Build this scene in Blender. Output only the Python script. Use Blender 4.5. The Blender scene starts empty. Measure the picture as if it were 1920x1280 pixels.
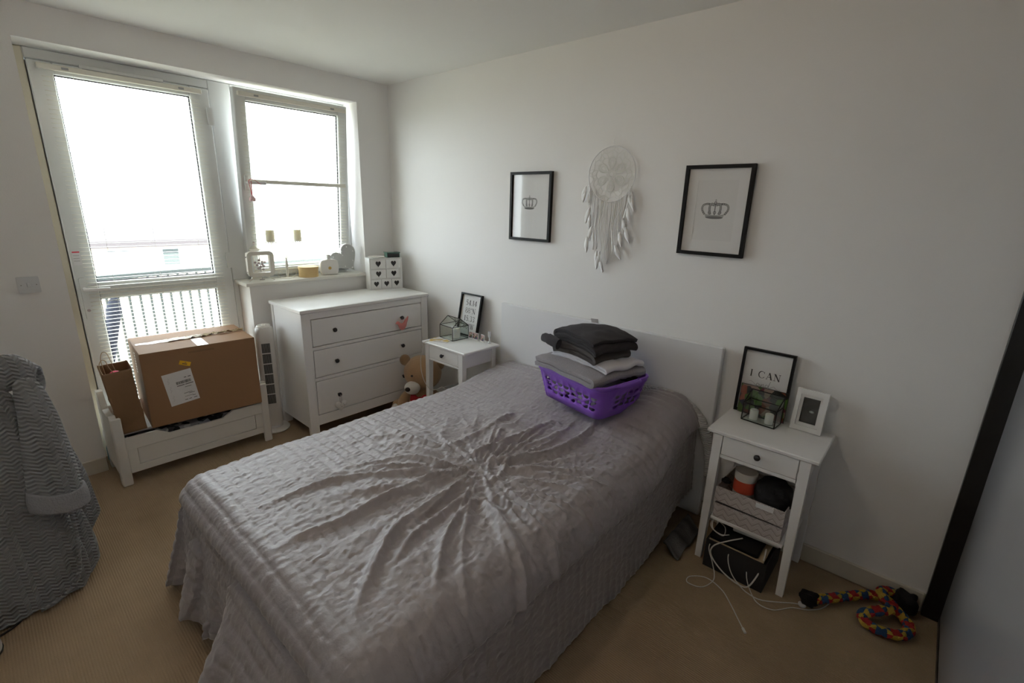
import bpy, bmesh, math, random
import numpy as np
from mathutils import Vector, Matrix
from mathutils.geometry import delaunay_2d_cdt
PI = math.pi
R = math.radians
random.seed(7)
rng = np.random.default_rng(5)
scene = bpy.context.scene
C = scene.collection

# ------------------------------------------------------------------ camera
cam = bpy.data.cameras.new('camera')
cam.sensor_width = 36.0
cam.lens = 898.8 / 1920 * 36.0
cam.clip_start = 0.02
camo = bpy.data.objects.new('camera', cam)
C.objects.link(camo)
D = Vector((0.72063698, 0.63714415, -0.2733673))
RT = Vector((0.66797785, -0.74366914, 0.02760057))
UP = Vector((0.18570928, 0.20249329, 0.96151367))
camo.matrix_world = Matrix(((RT.x, UP.x, -D.x, -2.5216), (RT.y, UP.y, -D.y, -3.6671), (RT.z, UP.z, -D.z, 1.6774), (0, 0, 0, 1)))
scene.camera = camo

# ------------------------------------------------------------------ light
SKY = 11.6
w = bpy.data.worlds.new('overcast_sky')
w.use_nodes = True
scene.world = w
bg = w.node_tree.nodes['Background']
bg.inputs['Color'].default_value = (0.87, 0.935, 1.0, 1)
bg.inputs['Strength'].default_value = SKY
sun = bpy.data.lights.new('sun', 'SUN')
sun.energy = 28.0
sun.angle = R(2)
sun.color = (1.0, 0.93, 0.82)
suno = bpy.data.objects.new('sun', sun)
C.objects.link(suno)
# the sun stands behind the house: it reaches the garden, never the room
suno.rotation_euler = (R(38), 0, R(18))
scene.view_settings.view_transform = 'Standard'
scene.view_settings.look = 'None'
scene.view_settings.gamma = 1.0
scene.view_settings.exposure = 0.0
scene.view_settings.use_curve_mapping = False
cy = scene.cycles
cy.max_bounces = 14
cy.diffuse_bounces = 8
cy.transparent_max_bounces = 24
cy.sample_clamp_indirect = 6.0

# ------------------------------------------------------------------ materials
def nt(name):
    m = bpy.data.materials.new(name)
    m.use_nodes = True
    n = m.node_tree
    b = n.nodes['Principled BSDF']
    return m, n, b

def node(n, typ, **kw):
    x = n.nodes.new(typ)
    for k, v in kw.items():
        setattr(x, k, v)
    return x

def mathn(n, op, a, b=None, c=None):
    x = n.nodes.new('ShaderNodeMath')
    x.operation = op
    for i, v in enumerate((a, b, c)):
        if v is None:
            continue
        if isinstance(v, (int, float)):
            x.inputs[i].default_value = v
        else:
            n.links.new(v, x.inputs[i])
    return x.outputs[0]

def objco(n):
    return n.nodes.new('ShaderNodeTexCoord').outputs['Object']

def mat(name, col, rough=0.5, metal=0.0, bump=0.0, scale=80.0, var=0.0, vscale=6.0, spec=0.5, coat=0.0, sheen=0.0):
    m, n, b = nt(name)
    b.inputs['Base Color'].default_value = (*col, 1)
    b.inputs['Roughness'].default_value = rough
    b.inputs['Metallic'].default_value = metal
    b.inputs['Specular IOR Level'].default_value = spec
    b.inputs['Coat Weight'].default_value = coat
    b.inputs['Sheen Weight'].default_value = sheen
    co = objco(n)
    if var > 0:
        t = node(n, 'ShaderNodeTexNoise')
        t.inputs['Scale'].default_value = vscale
        t.inputs['Detail'].default_value = 4
        n.links.new(co, t.inputs['Vector'])
        mx = node(n, 'ShaderNodeMix', data_type='RGBA')
        mx.inputs['A'].default_value = (*[c * (1 - var) for c in col], 1)
        mx.inputs['B'].default_value = (*[min(1, c * (1 + var)) for c in col], 1)
        n.links.new(t.outputs['Fac'], mx.inputs['Factor'])
        n.links.new(mx.outputs['Result'], b.inputs['Base Color'])
    if bump > 0:
        t = node(n, 'ShaderNodeTexNoise')
        t.inputs['Scale'].default_value = scale
        t.inputs['Detail'].default_value = 3
        n.links.new(co, t.inputs['Vector'])
        bp = node(n, 'ShaderNodeBump')
        bp.inputs['Strength'].default_value = bump
        bp.inputs['Distance'].default_value = 0.01
        n.links.new(t.outputs['Fac'], bp.inputs['Height'])
        n.links.new(bp.outputs['Normal'], b.inputs['Normal'])
    return m

def glass_mat(name, tint=(1, 1, 1), gloss=1.0):
    m = bpy.data.materials.new(name)
    m.use_nodes = True
    n = m.node_tree
    n.nodes.clear()
    out = node(n, 'ShaderNodeOutputMaterial')
    tr = node(n, 'ShaderNodeBsdfTransparent')
    tr.inputs['Color'].default_value = (*tint, 1)
    gl = node(n, 'ShaderNodeBsdfGlossy')
    gl.inputs['Roughness'].default_value = 0.02
    ge = node(n, 'ShaderNodeNewGeometry')
    dp = node(n, 'ShaderNodeVectorMath', operation='DOT_PRODUCT')
    n.links.new(ge.outputs['Incoming'], dp.inputs[0])
    n.links.new(ge.outputs['Normal'], dp.inputs[1])
    c1 = mathn(n, 'SUBTRACT', 1.0, mathn(n, 'ABSOLUTE', dp.outputs['Value']))
    fr = mathn(n, 'ADD', 0.03, mathn(n, 'MULTIPLY', mathn(n, 'POWER', c1, 5.0), 0.9))
    mx = node(n, 'ShaderNodeMixShader')
    n.links.new(mathn(n, 'MULTIPLY', fr, gloss), mx.inputs[0])
    n.links.new(tr.outputs[0], mx.inputs[1])
    n.links.new(gl.outputs[0], mx.inputs[2])
    n.links.new(mx.outputs[0], out.inputs[0])
    return m

def knit_mat(name, col, px, pz, strength=0.5, rough=0.95):
    # zig-zag knit relief in object space
    m, n, b = nt(name)
    b.inputs['Roughness'].default_value = rough
    b.inputs['Sheen Weight'].default_value = 0.25
    b.inputs['Specular IOR Level'].default_value = 0.15
    co = objco(n)
    sp = node(n, 'ShaderNodeSeparateXYZ')
    n.links.new(co, sp.inputs[0])
    hx = mathn(n, 'ADD', sp.outputs[0], mathn(n, 'MULTIPLY', sp.outputs[1], 0.6))
    zig = mathn(n, 'ABSOLUTE', mathn(n, 'SUBTRACT', mathn(n, 'FRACT', mathn(n, 'MULTIPLY', hx, px)), 0.5))
    ph = mathn(n, 'ADD', mathn(n, 'MULTIPLY', sp.outputs[2], pz), mathn(n, 'MULTIPLY', zig, 1.4))
    s = mathn(n, 'SINE', mathn(n, 'MULTIPLY', ph, 2 * PI))
    t = node(n, 'ShaderNodeTexNoise')
    t.inputs['Scale'].default_value = 9
    t.inputs['Detail'].default_value = 5
    n.links.new(co, t.inputs['Vector'])
    mx = node(n, 'ShaderNodeMix', data_type='RGBA')
    mx.inputs['A'].default_value = (*[c * 0.75 for c in col], 1)
    mx.inputs['B'].default_value = (*[c * 1.2 for c in col], 1)
    n.links.new(t.outputs['Fac'], mx.inputs['Factor'])
    n.links.new(mx.outputs['Result'], b.inputs['Base Color'])
    bp = node(n, 'ShaderNodeBump')
    bp.inputs['Strength'].default_value = strength
    bp.inputs['Distance'].default_value = 0.006
    n.links.new(s, bp.inputs['Height'])
    n.links.new(bp.outputs['Normal'], b.inputs['Normal'])
    return m

def zigzag_mat(name, base, line):
    # printed chevron paper: irregular groups of white zig-zag lines
    m, n, b = nt(name)
    b.inputs['Roughness'].default_value = 0.7
    co = objco(n)
    sp = node(n, 'ShaderNodeSeparateXYZ')
    n.links.new(co, sp.inputs[0])
    h = mathn(n, 'ADD', sp.outputs[0], sp.outputs[1])
    zig = mathn(n, 'ABSOLUTE', mathn(n, 'SUBTRACT', mathn(n, 'FRACT', mathn(n, 'MULTIPLY', h, 19.0)), 0.5))
    v = mathn(n, 'ADD', sp.outputs[2], mathn(n, 'MULTIPLY', zig, 0.052))
    f = mathn(n, 'FRACT', mathn(n, 'MULTIPLY', v, 125.0))
    thin = mathn(n, 'LESS_THAN', f, 0.26)
    grp = mathn(n, 'LESS_THAN', mathn(n, 'FRACT', mathn(n, 'MULTIPLY', v, 31.0)), 0.74)
    fac = mathn(n, 'MULTIPLY', thin, grp)
    mx = node(n, 'ShaderNodeMix', data_type='RGBA')
    mx.inputs['A'].default_value = (*base, 1)
    mx.inputs['B'].default_value = (*line, 1)
    n.links.new(fac, mx.inputs['Factor'])
    n.links.new(mx.outputs['Result'], b.inputs['Base Color'])
    return m

def carpet_mat():
    m, n, b = nt('carpet')
    b.inputs['Roughness'].default_value = 1.0
    b.inputs['Specular IOR Level'].default_value = 0.05
    b.inputs['Sheen Weight'].default_value = 0.15
    co = objco(n)
    t = node(n, 'ShaderNodeTexNoise')
    t.inputs['Scale'].default_value = 3.2
    t.inputs['Detail'].default_value = 6
    n.links.new(co, t.inputs['Vector'])
    cr = node(n, 'ShaderNodeValToRGB')
    cr.color_ramp.elements[0].position = 0.3
    cr.color_ramp.elements[0].color = (0.33, 0.235, 0.145, 1)
    cr.color_ramp.elements[1].position = 0.72
    cr.color_ramp.elements[1].color = (0.43, 0.31, 0.195, 1)
    n.links.new(t.outputs['Fac'], cr.inputs['Fac'])
    t2 = node(n, 'ShaderNodeTexNoise')
    t2.inputs['Scale'].default_value = 420
    n.links.new(co, t2.inputs['Vector'])
    mx = node(n, 'ShaderNodeMix', data_type='RGBA', blend_type='MULTIPLY')
    mx.inputs['Factor'].default_value = 0.5
    n.links.new(cr.outputs['Color'], mx.inputs['A'])
    n.links.new(t2.outputs['Fac'], mx.inputs['B'])
    g = node(n, 'ShaderNodeMix', data_type='RGBA', blend_type='MULTIPLY')
    g.inputs['Factor'].default_value = 1.0
    g.inputs['B'].default_value = (1.3, 1.3, 1.3, 1)
    n.links.new(mx.outputs['Result'], g.inputs['A'])
    n.links.new(g.outputs['Result'], b.inputs['Base Color'])
    # woven ribs
    sp = node(n, 'ShaderNodeSeparateXYZ')
    n.links.new(co, sp.inputs[0])
    rib = mathn(n, 'SINE', mathn(n, 'MULTIPLY', sp.outputs[0], 2 * PI / 0.009))
    hgt = mathn(n, 'ADD', mathn(n, 'MULTIPLY', rib, 0.35), t2.outputs['Fac'])
    bp = node(n, 'ShaderNodeBump')
    bp.inputs['Strength'].default_value = 0.6
    bp.inputs['Distance'].default_value = 0.006
    n.links.new(hgt, bp.inputs['Height'])
    n.links.new(bp.outputs['Normal'], b.inputs['Normal'])
    return m

def spread_mat():
    m, n, b = nt('bedspread')
    b.inputs['Roughness'].default_value = 0.5
    b.inputs['Specular IOR Level'].default_value = 0.85
    b.inputs['Sheen Weight'].default_value = 0.5
    b.inputs['Sheen Roughness'].default_value = 0.4
    co = objco(n)
    t = node(n, 'ShaderNodeTexNoise')
    t.inputs['Scale'].default_value = 4
    t.inputs['Detail'].default_value = 5
    n.links.new(co, t.inputs['Vector'])
    mx = node(n, 'ShaderNodeMix', data_type='RGBA')
    mx.inputs['A'].default_value = (0.262, 0.236, 0.248, 1)
    mx.inputs['B'].default_value = (0.318, 0.288, 0.301, 1)
    n.links.new(t.outputs['Fac'], mx.inputs['Factor'])
    n.links.new(mx.outputs['Result'], b.inputs['Base Color'])
    t2 = node(n, 'ShaderNodeTexNoise')
    t2.inputs['Scale'].default_value = 60
    t2.inputs['Detail'].default_value = 5
    n.links.new(co, t2.inputs['Vector'])
    bp = node(n, 'ShaderNodeBump')
    bp.inputs['Strength'].default_value = 0.35
    bp.inputs['Distance'].default_value = 0.008
    n.links.new(t2.outputs['Fac'], bp.inputs['Height'])
    n.links.new(bp.outputs['Normal'], b.inputs['Normal'])
    return m

def patch_photo(name, cols, scale):
    # a colour photograph seen too small to read: cells of flat colour
    m, n, b = nt(name)
    b.inputs['Roughness'].default_value = 0.25
    co = objco(n)
    v = node(n, 'ShaderNodeTexVoronoi')
    v.inputs['Scale'].default_value = scale
    n.links.new(co, v.inputs['Vector'])
    sp = node(n, 'ShaderNodeSeparateColor')
    n.links.new(v.outputs['Color'], sp.inputs[0])
    cr = node(n, 'ShaderNodeValToRGB')
    cr.color_ramp.interpolation = 'CONSTANT'
    while len(cr.color_ramp.elements) < len(cols):
        cr.color_ramp.elements.new(0.5)
    for i, c in enumerate(cols):
        cr.color_ramp.elements[i].position = i / len(cols)
        cr.color_ramp.elements[i].color = (*c, 1)
    n.links.new(sp.outputs[0], cr.inputs['Fac'])
    n.links.new(cr.outputs['Color'], b.inputs['Base Color'])
    return m

def spot_photo(name, cx, cz):
    m, n, b = nt(name)
    b.inputs['Roughness'].default_value = 0.15
    co = objco(n)
    sp = node(n, 'ShaderNodeSeparateXYZ')
    n.links.new(co, sp.inputs[0])
    dx = mathn(n, 'MULTIPLY', mathn(n, 'SUBTRACT', sp.outputs[0], cx), 55)
    dz = mathn(n, 'MULTIPLY', mathn(n, 'SUBTRACT', sp.outputs[2], cz), 85)
    r = mathn(n, 'SQRT', mathn(n, 'ADD', mathn(n, 'MULTIPLY', dx, dx), mathn(n, 'MULTIPLY', dz, dz)))
    cr = node(n, 'ShaderNodeValToRGB')
    cr.color_ramp.elements[0].position = 0.15
    cr.color_ramp.elements[0].color = (0.5, 0.62, 0.6, 1)
    cr.color_ramp.elements[1].position = 0.75
    cr.color_ramp.elements[1].color = (0.012, 0.012, 0.012, 1)
    n.links.new(r, cr.inputs['Fac'])
    n.links.new(cr.outputs['Color'], b.inputs['Base Color'])
    return m

M = {
 'wall': mat('wall_paint', (0.85, 0.845, 0.84), 0.75, bump=0.06, scale=160, var=0.012, vscale=2, spec=0.25),
 'ceil': mat('ceiling_paint', (0.87, 0.87, 0.865), 0.8, spec=0.2),
 'carpet': carpet_mat(),
 'trim': mat('cream_trim', (0.62, 0.58, 0.50), 0.45, var=0.03),
 'sill': mat('sill_gloss', (0.78, 0.77, 0.72), 0.3),
 'upvc': mat('white_upvc', (0.74, 0.76, 0.76), 0.28),
 'upvc_old': mat('yellowed_upvc', (0.66, 0.62, 0.50), 0.35),
 'blind': mat('cream_blind', (0.80, 0.78, 0.70), 0.4),
 'cord': mat('blind_cord', (0.8, 0.78, 0.72), 0.8),
 'white': mat('white_lacquer', (0.84, 0.84, 0.845), 0.28, var=0.01, vscale=3),
 'whitem': mat('white_matt', (0.80, 0.80, 0.79), 0.6),
 'whitewash': mat('white_bench_paint', (0.74, 0.73, 0.70), 0.4, var=0.03, vscale=8),
 'headb': mat('headboard_white', (0.77, 0.78, 0.80), 0.4, var=0.008),
 'bird': mat('pink_felt', (0.72, 0.27, 0.25), 0.95, bump=0.3, scale=400),
 'knob': mat('dark_knob', (0.028, 0.028, 0.032), 0.38),
 'black': mat('black_frame', (0.004, 0.004, 0.005), 0.5, spec=0.25),
 'blackcloth': mat('black_fabric', (0.008, 0.008, 0.010), 0.9, bump=0.3, scale=250),
 'blackmetal': mat('black_solder', (0.01, 0.01, 0.011), 0.4, metal=0.5),
 'shadowgap': mat('drawer_gap', (0.05, 0.045, 0.04), 0.8),
 'glass': glass_mat('window_glass', (0.97, 0.985, 0.975)),
 'pglass': glass_mat('picture_glass', (1, 1, 1), 0.9),
 'tglass': glass_mat('terrarium_glass', (0.965, 0.985, 0.975), 1.3),
 'paper': mat('print_paper', (0.78, 0.78, 0.78), 0.8),
 'mount': mat('mount_card', (0.82, 0.82, 0.82), 0.85),
 'ink': mat('print_ink', (0.025, 0.025, 0.028), 0.8),
 'inkgrey': mat('print_ink_grey', (0.16, 0.16, 0.165), 0.8),
 'inkmid': mat('print_ink_mid', (0.42, 0.42, 0.42), 0.8),
 'spread': spread_mat(),
 'spreadhem': mat('bedspread_hem', (0.10, 0.095, 0.095), 0.8, bump=0.2, scale=120),
 'mattress': mat('mattress_cloth', (0.7, 0.69, 0.66), 0.9, bump=0.2, scale=200),
 'divan': mat('divan_cloth', (0.06, 0.058, 0.06), 0.95, bump=0.2, scale=300),
 'knitwhite': knit_mat('white_knit', (0.66, 0.66, 0.66), 60, 110, 0.8),
 'purple': mat('purple_plastic', (0.26, 0.095, 0.60), 0.38, spec=0.5),
 'jersey': mat('charcoal_jersey', (0.034, 0.031, 0.036), 0.95, bump=0.25, scale=220, var=0.12, vscale=14),
 'greytowel': mat('grey_towel', (0.10, 0.09, 0.092), 1.0, bump=0.7, scale=420, var=0.1, vscale=30),
 'lighttowel': mat('light_grey_towel', (0.42, 0.40, 0.43), 1.0, bump=0.9, scale=330, var=0.35, vscale=230),
 'shirt': mat('white_cotton', (0.70, 0.70, 0.76), 0.9, bump=0.2, scale=60),
 'browncloth': mat('brown_grey_cloth', (0.055, 0.045, 0.045), 0.95, bump=0.4, scale=200),
 'card': mat('cardboard', (0.30, 0.165, 0.082), 0.72, var=0.05, vscale=5, bump=0.04, scale=60),
 'tape': mat('parcel_tape', (0.62, 0.50, 0.32), 0.22, bump=0.5, scale=55),
 'tapewhite': mat('white_tape', (0.86, 0.84, 0.82), 0.3),
 'kraft': mat('kraft_paper', (0.24, 0.135, 0.066), 0.6, var=0.08, vscale=12, bump=0.35, scale=24),
 'kraftin': mat('kraft_paper_inside', (0.30, 0.13, 0.05), 0.7),
 'string': mat('paper_string', (0.50, 0.38, 0.25), 0.9),
 'pink': mat('hot_pink_fabric', (0.75, 0.03, 0.13), 0.7),
 'yellow': mat('yellow_sticker', (0.85, 0.50, 0.02), 0.5),
 'labelw': mat('label_paper', (0.80, 0.80, 0.82), 0.55),
 'fanw': mat('fan_white_plastic', (0.76, 0.75, 0.74), 0.3),
 'fang': mat('fan_grey_plastic', (0.35, 0.35, 0.36), 0.4),
 'fand': mat('fan_dark_inside', (0.012, 0.011, 0.010), 0.7),
 'candle': mat('cream_candle', (0.86, 0.83, 0.70), 0.5),
 'candlew': mat('white_candle', (0.82, 0.82, 0.80), 0.5),
 'creammetal': mat('cream_metal', (0.72, 0.69, 0.62), 0.4),
 'tan': mat('tan_card', (0.60, 0.43, 0.20), 0.7),
 'gold': mat('gold_dot', (0.62, 0.42, 0.12), 0.35, metal=0.6),
 'ceramic': mat('white_ceramic', (0.78, 0.77, 0.75), 0.35),
 'reed': mat('diffuser_reed', (0.75, 0.68, 0.55), 0.8),
 'heartgrey': mat('heart_face', (0.48, 0.49, 0.48), 0.5),
 'mauve': mat('mauve_metal', (0.42, 0.35, 0.36), 0.45),
 'mirror': mat('mirror_glass', (0.70, 0.80, 0.76), 0.03, metal=1.0),
 'greenedge': mat('green_glass_edge', (0.06, 0.13, 0.10), 0.2),
 'dish': mat('pale_dish', (0.74, 0.72, 0.68), 0.35),
 'fur': mat('tan_plush', (0.47, 0.29, 0.15), 1.0, bump=0.9, scale=180, var=0.12, vscale=22, sheen=0.3),
 'furd': mat('dark_tan_plush', (0.30, 0.18, 0.09), 1.0, bump=0.9, scale=180, var=0.12, vscale=22, sheen=0.3),
 'furw': mat('white_plush', (0.80, 0.77, 0.72), 1.0, bump=0.7, scale=180, sheen=0.3),
 'bow': mat('red_ribbon', (0.42, 0.012, 0.02), 0.6),
 'nose': mat('black_nose', (0.02, 0.012, 0.012), 0.35),
 'zig': zigzag_mat('chevron_print', (0.42, 0.37, 0.36), (0.88, 0.87, 0.86)),
 'zigg': zigzag_mat('chevron_print_pale', (0.66, 0.66, 0.67), (0.36, 0.35, 0.35)),
 'dark': mat('box_inside', (0.03, 0.028, 0.028), 0.8),
 'tubred': mat('red_label', (0.62, 0.09, 0.045), 0.5),
 'tub': mat('white_tub', (0.72, 0.69, 0.65), 0.35),
 'charbox': mat('charcoal_box', (0.018, 0.018, 0.020), 0.7),
 'wood': mat('pale_wood', (0.50, 0.39, 0.24), 0.6),
 'cable': mat('white_cable', (0.66, 0.64, 0.60), 0.45),
 'blackcable': mat('black_cable', (0.01, 0.01, 0.01), 0.5),
 'plug': mat('white_plug_plastic', (0.75, 0.75, 0.75), 0.35),
 'rred': mat('red_rope', (0.36, 0.022, 0.022), 0.9, bump=0.5, scale=300),
 'ryel': mat('yellow_rope', (0.50, 0.33, 0.05), 0.9, bump=0.5, scale=300),
 'rblu': mat('blue_rope', (0.022, 0.07, 0.16), 0.9, bump=0.5, scale=300),
 'wardf': mat('wardrobe_panel', (0.26, 0.26, 0.265), 0.22, spec=0.4),
 'wardb': mat('wardrobe_black_trim', (0.008, 0.007, 0.007), 0.35),
 'wardc': mat('wardrobe_carcass', (0.5, 0.49, 0.47), 0.5),
 'coat': knit_mat('herringbone_knit', (0.275, 0.285, 0.300), 24, 62, 0.75),
 'coatin': mat('knit_reverse', (0.30, 0.305, 0.33), 1.0, bump=0.5, scale=140),
 'chairb': mat('chair_black', (0.015, 0.015, 0.016), 0.6),
 'lace': mat('white_lace', (0.79, 0.79, 0.76), 0.95),
 'feather': mat('white_feather', (0.82, 0.82, 0.82), 0.9),
 'satin': mat('satin_ribbon', (0.86, 0.86, 0.87), 0.35),
 'switch': mat('switch_plate', (0.66, 0.67, 0.69), 0.35),
 'screw': mat('screw_metal', (0.35, 0.35, 0.34), 0.4, metal=0.8),
 'redline': mat('sticker_red', (0.6, 0.05, 0.08), 0.6),
 'redstring': mat('red_string', (0.55, 0.04, 0.05), 0.8),
 'berry': mat('red_white_cotton', (0.78, 0.55, 0.58), 0.8, var=0.35, vscale=200),
 'dots': mat('white_cotton_heart', (0.80, 0.79, 0.78), 0.85),
 'teal': mat('teal_plastic', (0.03, 0.20, 0.26), 0.4),
 'photo1': patch_photo('colour_snapshots', [(0.06, 0.11, 0.025), (0.02, 0.02, 0.018), (0.20, 0.06, 0.035), (0.09, 0.18, 0.04), (0.30, 0.22, 0.18), (0.012, 0.012, 0.02), (0.03, 0.035, 0.03), (0.16, 0.05, 0.06)], 30),
 'photo2': patch_photo('small_snapshot', [(0.35, 0.25, 0.25), (0.10, 0.13, 0.05), (0.55, 0.30, 0.30), (0.10, 0.08, 0.2), (0.6, 0.55, 0.5)], 90),
 'scan': spot_photo('dark_photo', 0.008, 0.095),
 'mag': patch_photo('leaflet_print', [(0.60, 0.42, 0.12), (0.7, 0.66, 0.6), (0.55, 0.40, 0.16), (0.78, 0.76, 0.74)], 22),
 'junk': patch_photo('folded_clothes', [(0.02, 0.02, 0.022), (0.30, 0.30, 0.32), (0.05, 0.05, 0.06), (0.5, 0.5, 0.5)], 30),
 'lawn': mat('lawn', (0.22, 0.225, 0.165), 1.0, var=0.3, vscale=1.5),
 'paving': mat('balcony_paving', (0.52, 0.50, 0.46), 0.9, var=0.1, vscale=4),
 'rail': mat('grey_green_rail', (0.035, 0.045, 0.042), 0.5),
 'brick': mat('pale_brick', (0.55, 0.46, 0.38), 0.9, var=0.1, vscale=20),
 'roof': mat('grey_roof', (0.045, 0.040, 0.046), 0.8),
 'navy': mat('navy_canvas', (0.010, 0.013, 0.026), 0.85),
 'darkbrick': mat('slate_render', (0.05, 0.062, 0.065), 0.8),
}

for k_ in ('candle', 'candlew'):
    p_ = M[k_].node_tree.nodes['Principled BSDF']
    p_.inputs['Subsurface Weight'].default_value = 0.55
    p_.inputs['Subsurface Radius'].default_value = (1.0, 0.95, 0.8)
    p_.inputs['Subsurface Scale'].default_value = 0.03

# ------------------------------------------------------------------ mesh helpers
class MB:
    def __init__(s):
        s.v = []
        s.f = []
    def add(s, vs, fs):
        o = len(s.v)
        s.v += [tuple(p) for p in vs]
        s.f += [tuple(i + o for i in f) for f in fs]
        return s
    def box(s, x0, x1, y0, y1, z0, z1, bev=0.0, mtx=None, seg=1):
        bm = bmesh.new()
        bmesh.ops.create_cube(bm, size=1)
        for v in bm.verts:
            v.co = Vector((x0 + (v.co.x + .5) * (x1 - x0), y0 + (v.co.y + .5) * (y1 - y0), z0 + (v.co.z + .5) * (z1 - z0)))
        if bev > 0:
            bmesh.ops.bevel(bm, geom=bm.edges[:], offset=bev, segments=seg, affect='EDGES', profile=0.5)
        return s.bm(bm, mtx)
    def bm(s, bm, mtx=None):
        bm.verts.index_update()
        vs = [(mtx @ v.co if mtx else v.co)[:] for v in bm.verts]
        fs = [[v.index for v in f.verts] for f in bm.faces]
        bm.free()
        return s.add(vs, fs)
    def prism(s, pts, a0, a1, axis='y', bev=0):
        # polygon pts in the two other axes, extruded along axis
        def P(p, a):
            if axis == 'y':
                return (p[0], a, p[1])
            if axis == 'x':
                return (a, p[0], p[1])
            return (p[0], p[1], a)
        bm = bmesh.new()
        v0 = [bm.verts.new(P(p, a0)) for p in pts]
        v1 = [bm.verts.new(P(p, a1)) for p in pts]
        n = len(pts)
        bm.faces.new(v0)
        bm.faces.new(v1[::-1])
        for i in range(n):
            bm.faces.new((v0[i], v1[i], v1[(i + 1) % n], v0[(i + 1) % n]))
        bmesh.ops.recalc_face_normals(bm, faces=bm.faces[:])
        if bev:
            bmesh.ops.bevel(bm, geom=bm.edges[:], offset=bev, segments=1, affect='EDGES')
        return s.bm(bm)
    def ring(s, outer, inner, a0, a1):
        # frame between two outlines of equal length, in XZ, from y=a0 to a1
        n = len(outer)
        vs = [(p[0], a0, p[1]) for p in outer] + [(p[0], a0, p[1]) for p in inner] + [(p[0], a1, p[1]) for p in outer] + [(p[0], a1, p[1]) for p in inner]
        fs = []
        for i in range(n):
            j = (i + 1) % n
            fs += [(i, j, n + j, n + i), (2 * n + j, 2 * n + i, 3 * n + i, 3 * n + j), (j, i, 2 * n + i, 2 * n + j), (n + i, n + j, 3 * n + j, 3 * n + i)]
        return s.add(vs, fs)
    def tube(s, pts, r, n=8, closed=False, cap=True, flat=1.0):
        pts = [Vector(p) for p in pts]
        m = len(pts)
        rs = r if isinstance(r, (list, tuple)) else [r] * m
        up = Vector((0.31, 0.17, 0.93)).normalized()
        prev = None
        vs = []
        for i, p in enumerate(pts):
            if closed:
                t = pts[(i + 1) % m] - pts[i - 1]
            else:
                t = pts[min(i + 1, m - 1)] - pts[max(i - 1, 0)]
            t = t.normalized() if t.length > 1e-9 else Vector((0, 0, 1))
            a = (prev if prev is not None else up)
            a = a - t * a.dot(t)
            if a.length < 1e-4:
                a = Vector((1, 0, 0)) - t * t.x
            a.normalize()
            prev = a
            b = t.cross(a)
            for k in range(n):
                th = 2 * PI * k / n
                vs.append((p + (a * math.cos(th) + b * math.sin(th) * flat) * rs[i])[:])
        fs = []
        for i in range(m if closed else m - 1):
            i2 = (i + 1) % m
            for k in range(n):
                k2 = (k + 1) % n
                fs.append((i * n + k, i * n + k2, i2 * n + k2, i2 * n + k))
        if cap and not closed:
            fs.append(tuple(range(n))[::-1])
            fs.append(tuple((m - 1) * n + k for k in range(n)))
        return s.add(vs, fs)
    def lathe(s, prof, n=24, mtx=None):
        # profile (r,z) revolved about z, closed with caps
        vs, fs = [], []
        for r, z in prof:
            for k in range(n):
                th = 2 * PI * k / n
                p = Vector((r * math.cos(th), r * math.sin(th), z))
                vs.append((mtx @ p if mtx else p)[:])
        for i in range(len(prof) - 1):
            for k in range(n):
                k2 = (k + 1) % n
                fs.append((i * n + k, i * n + k2, (i + 1) * n + k2, (i + 1) * n + k))
        fs.append(tuple(range(n))[::-1])
        fs.append(tuple((len(prof) - 1) * n + k for k in range(n)))
        return s.add(vs, fs)
    def ball(s, c, rx, ry=None, rz=None, n=16, mtx=None):
        ry = rx if ry is None else ry
        rz = rx if rz is None else rz
        bm = bmesh.new()
        bmesh.ops.create_uvsphere(bm, u_segments=n, v_segments=max(6, n * 2 // 3), radius=1)
        for v in bm.verts:
            q = Vector((v.co.x * rx, v.co.y * ry, v.co.z * rz))
            if mtx:
                q = mtx @ q
            v.co = q + Vector(c)
        return s.bm(bm)
    def puff(s, outline, h, y0=0.0, steps=5, centre=None):
        # pillow-shaped solid from an outline in XZ; bulges both ways in y
        n = len(outline)
        cx = centre[0] if centre else sum(p[0] for p in outline) / n
        cz = centre[1] if centre else sum(p[1] for p in outline) / n
        for sgn in (-1, 1):
            vs, fs = [], []
            for i in range(steps):
                a = i / steps
                k = math.cos(a * PI / 2)
                y = y0 + sgn * h * math.sin(a * PI / 2) * 1.0
                for p in outline:
                    vs.append((cx + (p[0] - cx) * (1 - (1 - k) * .97), y, cz + (p[1] - cz) * (1 - (1 - k) * .97)))
            vs.append((cx, y0 + sgn * h, cz))
            for i in range(steps - 1):
                for k in range(n):
                    k2 = (k + 1) % n
                    q = (i * n + k, i * n + k2, (i + 1) * n + k2, (i + 1) * n + k)
                    fs.append(q if sgn < 0 else q[::-1])
            for k in range(n):
                q = ((steps - 1) * n + k, (steps - 1) * n + (k + 1) % n, steps * n)
                fs.append(q if sgn < 0 else q[::-1])
            s.add(vs, fs)
        return s
    def ribbon(s, pts, wd, y=0.0, tip=None):
        # flat stroke in XZ at depth y; wd is a number or one per point
        m = len(pts)
        ws = wd if isinstance(wd, (list, tuple)) else [wd] * m
        vs = []
        for i, p in enumerate(pts):
            a, b = pts[max(0, i - 1)], pts[min(m - 1, i + 1)]
            dx, dz = b[0] - a[0], b[1] - a[1]
            L = math.hypot(dx, dz) or 1
            nx, nz = -dz / L * ws[i] / 2, dx / L * ws[i] / 2
            vs += [(p[0] + nx, y, p[1] + nz), (p[0] - nx, y, p[1] - nz)]
        fs = [(2 * i, 2 * i + 1, 2 * i + 3, 2 * i + 2) for i in range(m - 1)]
        return s.add(vs, fs)
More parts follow.
